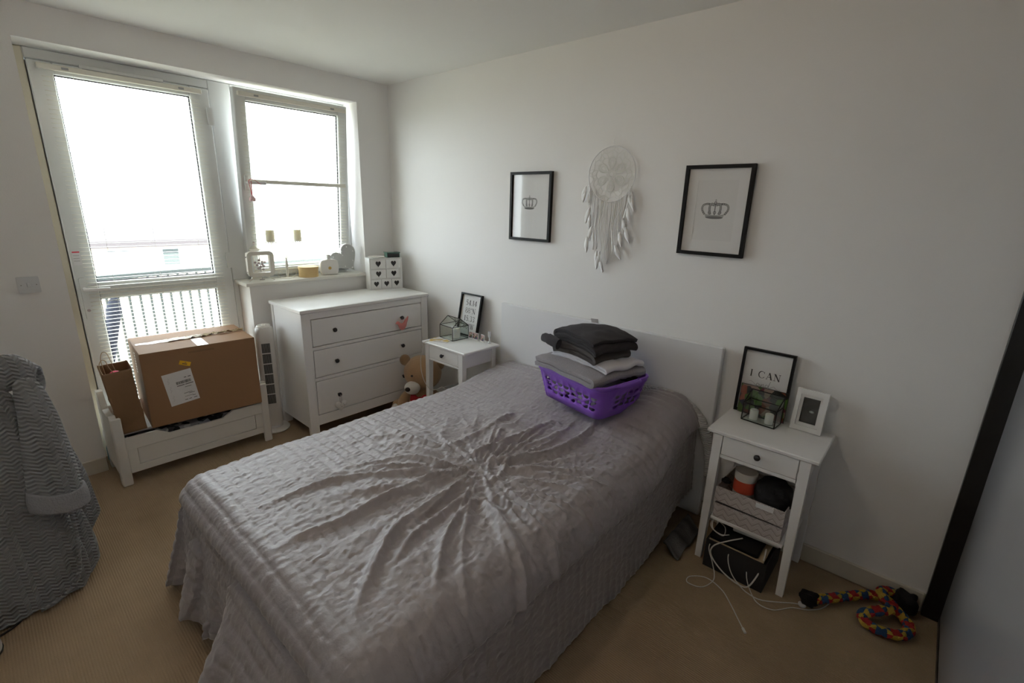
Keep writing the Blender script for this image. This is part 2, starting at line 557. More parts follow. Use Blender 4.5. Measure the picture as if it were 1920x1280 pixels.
    def mesh(s, name, m, smooth=True, angle=35):
        me = bpy.data.meshes.new(name)
        me.from_pydata(s.v, [], s.f)
        me.materials.append(M[m] if isinstance(m, str) else m)
        if smooth:
            me.polygons.foreach_set('use_smooth', [True] * len(me.polygons))
            me.update()
            me.set_sharp_from_angle(angle=R(angle))
        me.update()
        return me
    def obj(s, name, m, parent=None, smooth=True, loc=None, rot=None, label=None, angle=35):
        o = bpy.data.objects.new(name, s.mesh(name, m, smooth, angle))
        C.objects.link(o)
        if parent:
            o.parent = parent
        if loc:
            o.location = loc
        if rot:
            o.rotation_euler = rot
        if label:
            o['label'] = label
        return o

def T(name, label, cat, loc=(0, 0, 0), rz=0.0, group=None, rx=0.0, ry=0.0, kind=None):
    o = bpy.data.objects.new(name, None)
    o.empty_display_size = 0.05
    C.objects.link(o)
    o.location = loc
    o.rotation_euler = (rx, ry, rz)
    if kind:
        o['kind'] = kind
    if label:
        o['label'] = label
        o['category'] = cat
    if group:
        o['group'] = group
    return o

def tag(o, label, cat, group=None):
    o['label'] = label
    o['category'] = cat
    if group:
        o['group'] = group
    return o

def struct(o, label=None):
    o['kind'] = 'structure'
    if label:
        o['label'] = label
    return o

def share(name, me, parent, loc, rot=None, scale=None):
    o = bpy.data.objects.new(name, me)
    C.objects.link(o)
    o.parent = parent
    o.location = loc
    if rot:
        o.rotation_euler = rot
    if scale:
        o.scale = scale
    return o

def spline(pts, sub=8, closed=False):
    P = [Vector(p) for p in pts]
    n = len(P)
    out = []
    rngi = range(n if closed else n - 1)
    for i in rngi:
        p0 = P[i - 1] if (closed or i > 0) else P[0]
        p1, p2 = P[i], P[(i + 1) % n]
        p3 = P[(i + 2) % n] if (closed or i + 2 < n) else P[-1]
        for k in range(sub):
            t = k / sub
            out.append(0.5 * ((2 * p1) + (p2 - p0) * t + (2 * p0 - 5 * p1 + 4 * p2 - p3) * t * t + (3 * p1 - p0 - 3 * p2 + p3) * t ** 3))
    if not closed:
        out.append(P[-1])
    return out

def rrect(x0, x1, z0, z1, r, n=5):
    pts = []
    for cx, cz, a in ((x1 - r, z0 + r, -90), (x1 - r, z1 - r, 0), (x0 + r, z1 - r, 90), (x0 + r, z0 + r, 180)):
        for k in range(n + 1):
            t = R(a + 90 * k / n)
            pts.append((cx + r * math.cos(t), cz + r * math.sin(t)))
    return pts

def heart(wd, ht, n=28):
    pts = []
    for k in range(n):
        t = 2 * PI * k / n
        x = 16 * math.sin(t) ** 3 / 32
        z = (13 * math.cos(t) - 5 * math.cos(2 * t) - 2 * math.cos(3 * t) - math.cos(4 * t)) / 29
        pts.append((x * wd, z * ht))
    return pts

def vnoise(x, y, seed=0):
    g = np.random.default_rng(seed).random((256, 256))
    xi, yi = np.floor(x).astype(int), np.floor(y).astype(int)
    fx, fy = x - xi, y - yi
    fx = fx * fx * (3 - 2 * fx)
    fy = fy * fy * (3 - 2 * fy)
    a = g[xi % 256, yi % 256]
    b = g[(xi + 1) % 256, yi % 256]
    c = g[xi % 256, (yi + 1) % 256]
    d = g[(xi + 1) % 256, (yi + 1) % 256]
    return (a * (1 - fx) + b * fx) * (1 - fy) + (c * (1 - fx) + d * fx) * fy

def grid_mesh(name, P, m, closed_u=False):
    # P: (nu, nv, 3) array to a smooth quad mesh
    nu, nv = P.shape[:2]
    me = bpy.data.meshes.new(name)
    idx = np.arange(nu * nv).reshape(nu, nv)
    if closed_u:
        idx = np.vstack([idx, idx[:1]])
    q = np.stack([idx[:-1, :-1], idx[1:, :-1], idx[1:, 1:], idx[:-1, 1:]], -1).reshape(-1, 4)
    me.vertices.add(nu * nv)
    me.vertices.foreach_set('co', P.reshape(-1).astype(np.float32))
    me.loops.add(q.size)
    me.loops.foreach_set('vertex_index', q.reshape(-1).astype(np.int32))
    me.polygons.add(len(q))
    me.polygons.foreach_set('loop_start', np.arange(0, q.size, 4, dtype=np.int32))
    me.update(calc_edges=True)
    me.polygons.foreach_set('use_smooth', np.ones(len(q), dtype=bool))
    me.materials.append(M[m])
    me.validate()
    o = bpy.data.objects.new(name, me)
    C.objects.link(o)
    return o

# ------------------------------------------------------------------ stroke lettering
def arc(cx, cz, rx, rz, a0, a1, n=14):
    return [(cx + rx * math.cos(R(a0 + (a1 - a0) * k / n)), cz + rz * math.sin(R(a0 + (a1 - a0) * k / n))) for k in range(n + 1)]

TH, TK = 0.06, 0.165
def serif(x, z, h=0.13):
    return ([(x - h, z), (x + h, z)], TH)
GL = {
 'I': (0.40, [([(.2, 0), (.2, 1)], TK), serif(.2, .02), serif(.2, .98)]),
 'C': (0.86, [(arc(.47, .5, .40, .49, 42, 318, 22), [0.05] * 3 + [0.07, .09, .11, .13, .14, .14, .14, .14, .14, .14, .14, .13, .11, .09, .07, .06] + [0.05] * 4), ([(.78, .98), (.78, .70)], TH), ([(.78, .06), (.80, .26)], TH)]),
 'A': (0.86, [([(.12, 0), (.44, 1)], 0.05), ([(.42, 1), (.76, 0)], TK), ([(.22, .34), (.64, .34)], TH), serif(.12, .02, .11), serif(.76, .02, .13)]),
 'N': (0.92, [([(.16, 0), (.16, 1)], 0.05), ([(.14, 1), (.76, 0)], TK), ([(.76, 0), (.76, 1)], 0.05), serif(.16, .02), serif(.13, .98, .12), serif(.76, .98)]),
 'W': (1.20, [([(.14, 1), (.40, 0)], TK), ([(.40, 0), (.62, .95)], 0.05), ([(.58, 1), (.84, 0)], TK), ([(.84, 0), (1.06, 1)], 0.05), serif(.14, .98), serif(.60, .98, .1), serif(1.06, .98, .1)]),
 'L': (0.70, [([(.2, 0), (.2, 1)], TK), serif(.2, .98), ([(.07, .02), (.62, .02)], TH), ([(.62, 0), (.62, .26)], TH)]),
 '5': (0.66, [([(.16, .95), (.56, .95)], 0.10), ([(.16, .95), (.14, .50)], TH), (arc(.31, .31, .26, .30, 135, -140, 16), [0.05, .06, .08, .11, .13, .13, .13, .13, .13, .12, .11, .09, .07, .06, .06, .07, .09])]),
 '4': (0.66, [([(.46, 1), (.05, .30)], TH), ([(.03, .29), (.64, .29)], TH), ([(.46, 1), (.46, 0)], TK), serif(.46, .02)]),
 '1': (0.46, [([(.24, 1), (.24, 0)], TK), serif(.24, .02), ([(.24, .98), (.06, .90)], TH)]),
 '8': (0.66, [(arc(.32, .75, .20, .23, 0, 360, 18), [0.10, .09, .07, .05, .04, .05, .07, .09, .10, .10, .09, .07, .05, .04, .05, .07, .09, .10, .10]), (arc(.32, .26, .25, .25, 0, 360, 18), [0.12, .11, .08, .05, .04, .05, .08, .11, .12, .12, .11, .08, .05, .04, .05, .08, .11, .12, .12])]),
 '3': (0.64, [(arc(.29, .75, .21, .23, 150, -90, 14), [.09, .07, .05, .05, .06, .08, .11, .12, .12, .11, .08, .06, .05, .05, .05]), (arc(.29, .26, .25, .25, 90, -150, 14), [.05, .05, .06, .08, .11, .13, .13, .13, .12, .10, .08, .06, .05, .07, .09])]),
 '.': (0.28, [([(.10, .0), (.10, .13)], 0.13)]),
 '°': (0.34, [(arc(.15, .84, .10, .12, 0, 360, 14), TH)]),
 ' ': (0.42, []),
}
def text_width(t, h, sp=0.06):
    return sum(GL[c][0] + sp for c in t) * h
def text(t, cx, z, h, parent, y, m='ink', sp=0.06):
    x = cx - text_width(t, h, sp) / 2
    for c in t:
        wd, st = GL[c]
        if st:
            b = MB()
            for pts, ww in st:
                ws = [v * h for v in ww] if isinstance(ww, (list, tuple)) else ww * h
                if isinstance(ws, list) and len(ws) != len(pts):
                    ws = (ws + [ws[-1]] * len(pts))[:len(pts)]
                b.ribbon([(x + p[0] * h, z + p[1] * h) for p in pts], ws, y)
            b.obj('letter', m, parent, smooth=False)
        x += (wd + sp) * h

# ------------------------------------------------------------------ the setting
H = 2.587
XL, YF = -3.65, -4.62
XD0, XD1, XW1 = -2.19, -1.23, -0.288      # door left, under-window wall, right reveal
ZL, ZS = 2.419, 1.065                     # lintel, under the sill
YW = 0.30                                 # outer face of the window wall
YFR = 0.20                                # inner face of door and window frames
b = MB().box(XL - .1, .1, YF - .1, YW, -.12, 0)
struct(b.obj('floor', 'carpet', smooth=False), 'beige brown ribbed carpet')
b = MB().box(XL - .1, .1, YF - .1, YW, H, H + .15)
struct(b.obj('ceiling', 'ceil', smooth=False), 'plain white ceiling')
b = MB().prism([(XL - .1, 0), (XD0, 0), (XD0, ZL), (XW1, ZL), (XW1, ZS), (XD1, ZS), (XD1, 0), (.1, 0), (.1, H), (XL - .1, H)], 0, YW, 'y')
struct(b.obj('wall_back', 'wall', smooth=False), 'white window wall')
struct(MB().box(0, .1, YF - .1, 0, 0, H).obj('wall_right', 'wall', smooth=False), 'white wall behind the headboard')
struct(MB().box(XL - .1, XL, YF - .1, 0, 0, H).obj('wall_left', 'wall', smooth=False))
struct(MB().box(XL, 0, YF - .1, YF, 0, H).obj('wall_front', 'wall', smooth=False))

def skirting(name, pts_box):
    b = MB()
    b.box(*pts_box, bev=.004)
    struct(b.obj(name, 'trim', smooth=False), 'cream painted skirting board')
skirting('baseboard_right', (-.016, -.0005, -3.9, -.002, .0005, .095))
skirting('baseboard_back', (XL, XD0 - .001, -.016, -.0005, .0005, .095))
skirting('baseboard_window', (XD1 + .001, -.018, -.016, -.0005, .0005, .095))

# window sill board
struct(MB().box(XD1 - .03, XW1 - .001, -.03, YFR + .02, ZS + .0005, ZS + .026, bev=.006, seg=2).obj('trim_1', 'sill', smooth=False), 'glossy white window sill board')
SILL = ZS + .0265

# ---- balcony door
door = T('door_1', None, None, (XD0, YFR, 0), kind='structure')
door['label'] = 'white glazed balcony door with lever handle'
def db(x0, x1, z0, z1, y0=0.0, y1=0.07, bev=.005):
    return MB().box(x0 - XD0, x1 - XD0, y0, y1, z0, z1, bev=bev)
db(XD0 + .0005, XD0 + .05, .0005, ZL - .001).obj('frame', 'upvc_old', door, smooth=False)
db(-1.268, -1.132, .0005 + ZS + .026, ZL - .001).obj('frame', 'upvc', door, smooth=False)
db(-1.268, XD1 - .0005, .0005, ZS + .026, 0.0, 0.07).obj('frame', 'upvc', door, smooth=False)
db(XD0 + .05, -1.268, ZL - .055, ZL - .001).obj('frame', 'upvc', door, smooth=False)
db(XD0 + .05, -1.268, .0005, .05).obj('frame', 'upvc', door, smooth=False)
XS0, XS1, XP0, XP1 = -2.135, -1.272, -2.033, -1.381
db(XS0, XP0, .055, ZL - .06, -.012, .055).obj('stile', 'upvc', door, smooth=False)
db(XP1, XS1, .055, ZL - .06, -.012, .055).obj('stile', 'upvc', door, smooth=False)
db(XP0, XP1, 2.30, ZL - .06, -.012, .055).obj('rail', 'upvc', door, smooth=False)
db(XP0, XP1, 1.045, 1.15, -.012, .055).obj('rail', 'upvc', door, smooth=False)
db(XP0, XP1, .055, .16, -.012, .055).obj('rail', 'upvc', door, smooth=False)
db(XP0 - .003, XP1 + .003, 1.147, 2.303, .024, .030, 0).obj('pane', 'glass', door, smooth=False)
db(XP0 - .003, XP1 + .003, .157, 1.048, .024, .030, 0).obj('pane', 'glass', door, smooth=False)
for (x0, x1, z0, z1) in ((XD0 + .05, XD0 + .075, .05, ZL - .056), (-1.295, -1.268, .05, ZL - .056), (XD0 + .076, -1.296, ZL - .085, ZL - .056), (XD0 + .076, -1.296, .051, .075)):
    db(x0, x1, z0, z1, .0555, .069, .001).obj('door_stop', 'upvc', door, smooth=False)
# dark rubber gaskets round the panes
for z0, z1 in ((1.15, 2.30), (.16, 1.045)):
    o = [(XP0 - XD0, z0), (XP1 - XD0, z0), (XP1 - XD0, z1), (XP0 - XD0, z1)]
    i = [(XP0 - XD0 + .006, z0 + .006), (XP1 - XD0 - .006, z0 + .006), (XP1 - XD0 - .006, z1 - .006), (XP0 - XD0 + .006, z1 - .006)]
    MB().ring(o, i, .012, .02).obj('gasket', 'chairb', door, smooth=False)
# trickle vent over the door
db(-1.92, -1.52, 2.352, 2.372, -.022, -.012, .003).obj('vent', 'upvc', door, smooth=False)
db(-1.905, -1.535, 2.346, 2.352, -.018, -.012, .001).obj('vent_slot', 'fang', door, smooth=False)
h = MB().prism(rrect(-2.118 - XD0, -2.083 - XD0, .925, 1.185, .012), -.026, -.0125)
hb = h.obj('handle_plate', 'upvc', door)
MB().tube(spline([(-2.100 - XD0, -.024, 1.118), (-2.100 - XD0, -.062, 1.118), (-2.085 - XD0, -.072, 1.117), (-2.0 - XD0, -.072, 1.113), (-1.985 - XD0, -.072, 1.112)], 5), .0105, 10).obj('lever', 'satin', hb)
MB().lathe([(.0085, 0), (.0085, .004)], 12, Matrix.Translation((-2.1 - XD0, -.026, .985)) @ Matrix.Rotation(PI / 2, 4, 'X')).obj('keyhole', 'mauve', hb)
for z in (2.19, 1.24):
    MB().prism(rrect(-1.30 - XD0, -1.262 - XD0, z - .055, z + .055, .01), -.030, -.0125).obj('hinge', 'upvc', door)
st = db(-2.122, -2.084, 1.26, 1.345, -.0135, -.0125, 0).obj('sticker', 'labelw', door, smooth=False)
db(-2.12, -2.086, 1.333, 1.341, -.0142, -.0137, 0).obj('sticker_band', 'redline', st, smooth=False)
for k in range(3):
    db(-2.118, -2.09, 1.315 - k * .016, 1.318 - k * .016, -.0142, -.0137, 0).obj('sticker_line', 'inkmid', st, smooth=False)

# ---- tilted window beside it
win = T('window_1', None, None, (-1.13, YFR, SILL), kind='structure')
win['label'] = 'white window tilted open at the top'
def wb(x0, x1, z0, z1, y0, y1, bev=.005):
    return MB().box(x0 + 1.13, x1 + 1.13, y0, y1, z0 - SILL, z1 - SILL, bev=bev)
wb(-.338, XW1 - .0005, SILL + .0005, ZL - .001, 0, .07).obj('frame', 'upvc', win, smooth=False)
wb(-1.1315, -.338, ZL - .05, ZL - .001, 0, .07).obj('frame', 'upvc', win, smooth=False)
wb(-1.1315, -.338, SILL + .0005, SILL + .045, 0, .07).obj('frame', 'upvc', win, smooth=False)
sash = T('sash', None, None, (.375 + .0, -.012, .02))
sash.parent = win
TILT = R(4.6)
sash.rotation_euler = (TILT, 0, 0)
SW, SH = .41, 1.275          # half width, height
def sb(x0, x1, z0, z1, y0=-.03, y1=.03, bev=.005):
    return MB().box(x0, x1, y0, y1, z0, z1, bev=bev)
sb(-SW, -SW + .075, 0, SH).obj('stile', 'upvc', sash, smooth=False)
sb(SW - .075, SW, 0, SH).obj('stile', 'upvc', sash, smooth=False)
sb(-SW + .075, SW - .075, 0, .075).obj('rail', 'upvc', sash, smooth=False)
sb(-SW + .075, SW - .075, SH - .075, SH).obj('rail', 'upvc', sash, smooth=False)
sb(-SW + .073, SW - .073, .073, SH - .073, .004, .010, 0).obj('pane', 'glass', sash, smooth=False)
o_ = [(-SW + .075, .075), (SW - .075, .075), (SW - .075, SH - .075), (-SW + .075, SH - .075)]
i_ = [(-SW + .081, .081), (SW - .081, .081), (SW - .081, SH - .081), (-SW + .081, SH - .081)]
MB().ring(o_, i_, -.008, .0).obj('gasket', 'chairb', sash, smooth=False)
wh = MB().box(-SW + .02, -SW + .05, -.042, -.03, .62, .72, bev=.004).tube([(-SW + .035, -.042, .675), (-SW + .035, -.062, .675)], .009, 10)
wh = wh.obj('handle_plate', 'upvc', sash)
MB().box(-SW + .022, -SW + .155, -.078, -.060, .664, .686, bev=.005).obj('lever', 'upvc', wh)

# ---- venetian blinds
def blind(label, loc, rx, x0, x1, z0, z1, yc, pitch, mids, lab_bar):
    t = T('venetian_blind', label, 'blind', loc, rx=rx, group='venetian blinds')
    L = x1 - x0
    sm = MB().add([(0, -.008, 0), (L, -.008, 0), (L, 0, .0012), (0, 0, .0012), (0, .008, 0), (L, .008, 0), (0, -.008, -.0006), (L, -.008, -.0006), (L, 0, .0006), (0, 0, .0006), (0, .008, -.0006), (L, .008, -.0006)],
             [(0, 1, 2, 3), (3, 2, 5, 4), (7, 6, 9, 8), (8, 9, 10, 11), (0, 6, 7, 1), (4, 5, 11, 10), (0, 3, 9, 6), (3, 4, 10, 9), (1, 7, 8, 2), (2, 8, 11, 5)]).mesh('slat', 'blind', smooth=False)
    n = int((z1 - .03 - z0) / pitch)
    for k in range(n):
        share('slat', sm, t, (x0, yc, z0 + .012 + k * pitch), (R(3 + random.uniform(-1.5, 1.5)), 0, 0))
    hr = MB().box(x0 - .015, x1 + .015, yc - .013, yc + .013, z1 - .028, z1, bev=.003).obj('head_rail', 'blind', t, smooth=False)
    for xx in (x0 + .10, x1 - .10):
        MB().box(xx - .015, xx + .015, yc - .0145, yc - .0132, z1 - .020, z1 - .008, bev=.001).obj('bracket', 'fang', hr, smooth=False)
    MB().box(x0, x1, yc - .010, yc + .010, z0 - .012, z0, bev=.002).obj('bottom_rail', 'blind', t, smooth=False)
    for xx in (x0 + .13, x0 + L * .5, x1 - .13):
        MB().tube([(xx, yc - .0095, z0), (xx, yc - .0095, z1 - .028)], .0009, 5).obj('ladder_cord', 'cord', t)
    for zz, th in mids:
        MB().box(x0, x1, yc - .012, yc + .012, zz - th / 2, zz + th / 2, bev=.003).obj('middle_rail', 'blind', t, smooth=False)
    return t
blind('long cream venetian blind covering the glazed balcony door', (0, YFR, 0), 0, -2.085, -1.335, .13, 2.345, -.032, .0235, [], '')
blind('short cream venetian blind on the tilted window', (-1.13 + .375, YFR - .012, SILL + .02), TILT, -.375, .375, .05, SH - .022, -.045, .0235, [(.683, .026)], '')

# ---- light switch
sw = T('light_switch', 'pale grey light switch on the wall left of the balcony door', 'switch', (-2.342, 0, 1.19))
MB().prism(rrect(-.044, .044, -.044, .044, .006), -.009, -.0003).obj('plate', 'switch', sw)
MB().box(-.008, .008, -.013, -.009, -.013, .013, bev=.002).obj('rocker', 'switch', sw)
for s in (-1, 1):
    MB().lathe([(.003, 0), (.003, .001)], 10, Matrix.Translation((s * .030, -.009, 0)) @ Matrix.Rotation(PI / 2, 4, 'X')).obj('screw', 'screw', sw)

# ---- outside: garden, low house, balcony rail, folded parasol
GZ = -2.9
gr = MB().box(-45, 55, 1.9, 70, GZ - .2, GZ)
struct(gr.obj('garden_ground', 'lawn', smooth=False), 'sunlit lawn outside')
struct(MB().box(-3.6, 2.2, YW + .001, 1.75, -.32, -.08).obj('balcony_floor', 'paving', smooth=False), 'pale balcony paving')
ra = T('balcony_railing', 'grey green balcony railing with upright bars outside the door', 'railing', (-2.6, 1.25, -.08), rz=R(9))
MB().box(0, 4.2, -.02, .02, 1.08, 1.12, bev=.004).obj('top_rail', 'rail', ra, smooth=False)
MB().box(0, 4.2, -.02, .02, .05, .09, bev=.004).obj('bottom_rail', 'rail', ra, smooth=False)
bm_ = MB().box(-.008, .008, -.008, .008, .09, 1.08).mesh('bar', 'rail', smooth=False)
for k in range(53):
    share('bar', bm_, ra, (.06 + k * .078, 0, 0))
for x in (.02, 2.1, 4.18):
    MB().box(x - .02, x + .02, -.02, .02, 0, 1.08).obj('post', 'rail', ra, smooth=False)
pa = T('folded_parasol', 'navy folded parasol leaning on the balcony outside the door', 'parasol', (-2.085, .80, -.08), ry=R(11.5))
MB().lathe([(.012, .0), (.012, 1.02)], 10).obj('pole', 'rail', pa)
MB().lathe([(.016, .3), (.030, .36), (.026, .55), (.038, .80), (.048, .96), (.030, 1.03), (.008, 1.06)], 14).obj('canopy', 'navy', pa)
hs = T('neighbouring_house', 'low pale house with a dark flat roof edge beyond the garden', 'house', (-3, 16, GZ))
MB().box(-9, 6.2, 0, 7, 0, 2.93).obj('wall', 'brick', hs, smooth=False)
MB().box(-9.2, 6.4, -.25, 7.2, 2.94, 3.15).obj('roof', 'roof', hs, smooth=False)
for x, z0, z1, w_ in ((4.76, 2.28, 2.86, .55), (3.3, 2.78, 2.86, .70), (-1.0, 1.4, 2.6, 1.2), (-4.0, 1.4, 2.6, 1.2)):
    wq = MB().box(x, x + w_, -.05, -.001, z0, z1, bev=.01).obj('window', 'upvc', hs, smooth=False)
    MB().box(x + .05, x + w_ - .05, -.06, -.051, z0 + .03, z1 - .03).obj('window_pane', 'darkbrick', wq, smooth=False)

# ------------------------------------------------------------------ ceiling lamp over the bed, out of view
lamp = T('pendant_lamp', 'lit bare bulb pendant hanging from the ceiling above the bed', 'lamp', (-1.88, -2.40, H))
MB().lathe([(.045, -.0005), (.045, -.012), (.030, -.024), (.010, -.028)][::-1], 24).obj('ceiling_rose', 'upvc', lamp)
MB().tube([(0, 0, -.028), (0, 0, -.085)], .003, 8).obj('cord', 'upvc', lamp)
MB().lathe([(.014, -.135), (.018, -.120), (.016, -.090), (.008, -.085)], 16).obj('holder', 'upvc', lamp)
BULB = bpy.data.materials.new('bulb_glow')
BULB.use_nodes = True
_e = BULB.node_tree.nodes.new('ShaderNodeEmission')
_e.inputs['Color'].default_value = (1.0, 0.79, 0.60, 1)
_e.inputs['Strength'].default_value = 105.0
BULB.node_tree.links.new(_e.outputs[0], BULB.node_tree.nodes['Material Output'].inputs[0])
MB().ball((0, 0, -.175), .042, n=20).obj('bulb', BULB, lamp)

# ------------------------------------------------------------------ bed
bed = T('bed', 'double bed with a plain white headboard against the wall', 'bed', (-1.08, -2.14, 0))
MB().box(1.030, 1.064, -.78, .77, .02, 1.005, bev=.004).obj('headboard', 'headb', bed, smooth=False)
MB().box(-.98, 1.02, -.655, .655, .05, .27, bev=.01).obj('base', 'divan', bed, smooth=False)
MB().box(-.97, 1.015, -.645, .645, .272, .485, bev=.05, seg=3).obj('mattress', 'mattress', bed)
for x in (-.9, .92):
    for y in (-.6, .6):
        MB().lathe([(.03, .0005), (.03, .0495)], 12, Matrix.Translation((x, y, 0))).obj('leg', 'black', bed)

def sstep(a, b_, x):
    t = np.clip((x - a) / (b_ - a), 0, 1)
    return t * t * (3 - 2 * t)

RIDGES = [
 (.026, .020, [(-1.246, -2.243), (-1.344, -2.179), (-1.482, -2.091), (-1.676, -1.974), (-1.856, -1.939), (-2.007, -1.932)]),
 (.030, .022, [(-1.244, -2.298), (-1.42, -2.235), (-1.611, -2.219), (-1.805, -2.228), (-1.957, -2.207), (-2.061, -2.223)]),
 (.032, .022, [(-1.275, -2.35), (-1.467, -2.367), (-1.625, -2.39), (-1.726, -2.425), (-1.832, -2.499), (-1.937, -2.583), (-2.004, -2.649)]),
 (.024, .016, [(-1.304, -2.416), (-1.5, -2.442), (-1.618, -2.468), (-1.717, -2.499), (-1.793, -2.54)]),
 (.022, .016, [(-1.325, -2.455), (-1.485, -2.509), (-1.608, -2.57), (-1.712, -2.663), (-1.786, -2.725)]),
 (.030, .022, [(-1.166, -2.215), (-.947, -2.233), (-.746, -2.254), (-.543, -2.255)]),
 (.032, .024, [(-1.118, -2.301), (-.974, -2.408), (-.789, -2.475), (-.577, -2.47), (-.345, -2.451)]),
 (.022, .018, [(-1.126, -2.4), (-.988, -2.54), (-.87, -2.695)]),
 (.022, .018, [(-1.291, -2.489), (-1.3, -2.699), (-1.322, -2.866), (-1.366, -2.98)]),
 (.026, .020, [(-1.345, -2.492), (-1.395, -2.651), (-1.468, -2.8), (-1.529, -2.927), (-1.577, -3.05)]),
 (.016, .020, [(-1.128, -2.214), (-1.209, -2.012), (-1.295, -1.797), (-1.434, -1.703)]),
 (.020, .022, [(-.647, -2.044), (-.884, -2.069), (-1.1, -2.08), (-1.28, -2.1)]),
 (.016, .018, [(-1.276, -2.178), (-1.355, -2.023), (-1.496, -1.955), (-1.63, -1.89)]),
 (.014, .020, [(-1.198, -2.065), (-1.232, -1.904), (-1.26, -1.694), (-1.348, -1.558)]),
 (.016, .014, [(-1.10, -2.30), (-1.18, -2.36), (-1.22, -2.44)]),
 (.018, .013, [(-1.06, -2.26), (-1.12, -2.36), (-1.10, -2.46)]),
 (.018, .014, [(-1.02, -2.34), (-1.16, -2.42), (-1.28, -2.42)]),
 (.014, .014, [(-1.35, -2.47), (-1.52, -2.58), (-1.66, -2.72), (-1.74, -2.85)]),
 (.014, .014, [(-1.33, -2.50), (-1.44, -2.68), (-1.55, -2.86)]),
 (.014, .016, [(-.99, -2.25), (-.86, -2.34), (-.70, -2.37), (-.52, -2.36)]),
]
def ridge_field(X, Y):
    Z = np.zeros_like(X)
    for amp, wd, pts in RIDGES:
        pts = [(p.x, p.y) for p in spline([(a, b_, 0) for a, b_ in pts], 5)]
        best = np.full(X.shape, 9.0)
        par = np.zeros_like(X)
        m = len(pts) - 1
        for i in range(m):
            ax, ay = pts[i]
            bx, by = pts[i + 1]
            dx, dy = bx - ax, by - ay
            t = np.clip(((X - ax) * dx + (Y - ay) * dy) / (dx * dx + dy * dy + 1e-12), 0, 1)
            d = np.hypot(X - ax - t * dx, Y - ay - t * dy)
            k = d < best
            best = np.where(k, d, best)
            par = np.where(k, (i + t) / m, par)
        tap = sstep(0, .12, par) * (1 - sstep(.62, 1.0, par)) * .85 + .15 * (1 - sstep(.9, 1, par))
        Z += amp * tap * (np.exp(-np.abs(best / (wd * .95)) ** 1.5) - .36 * np.exp(-(best / (2.6 * wd)) ** 2))
    return Z

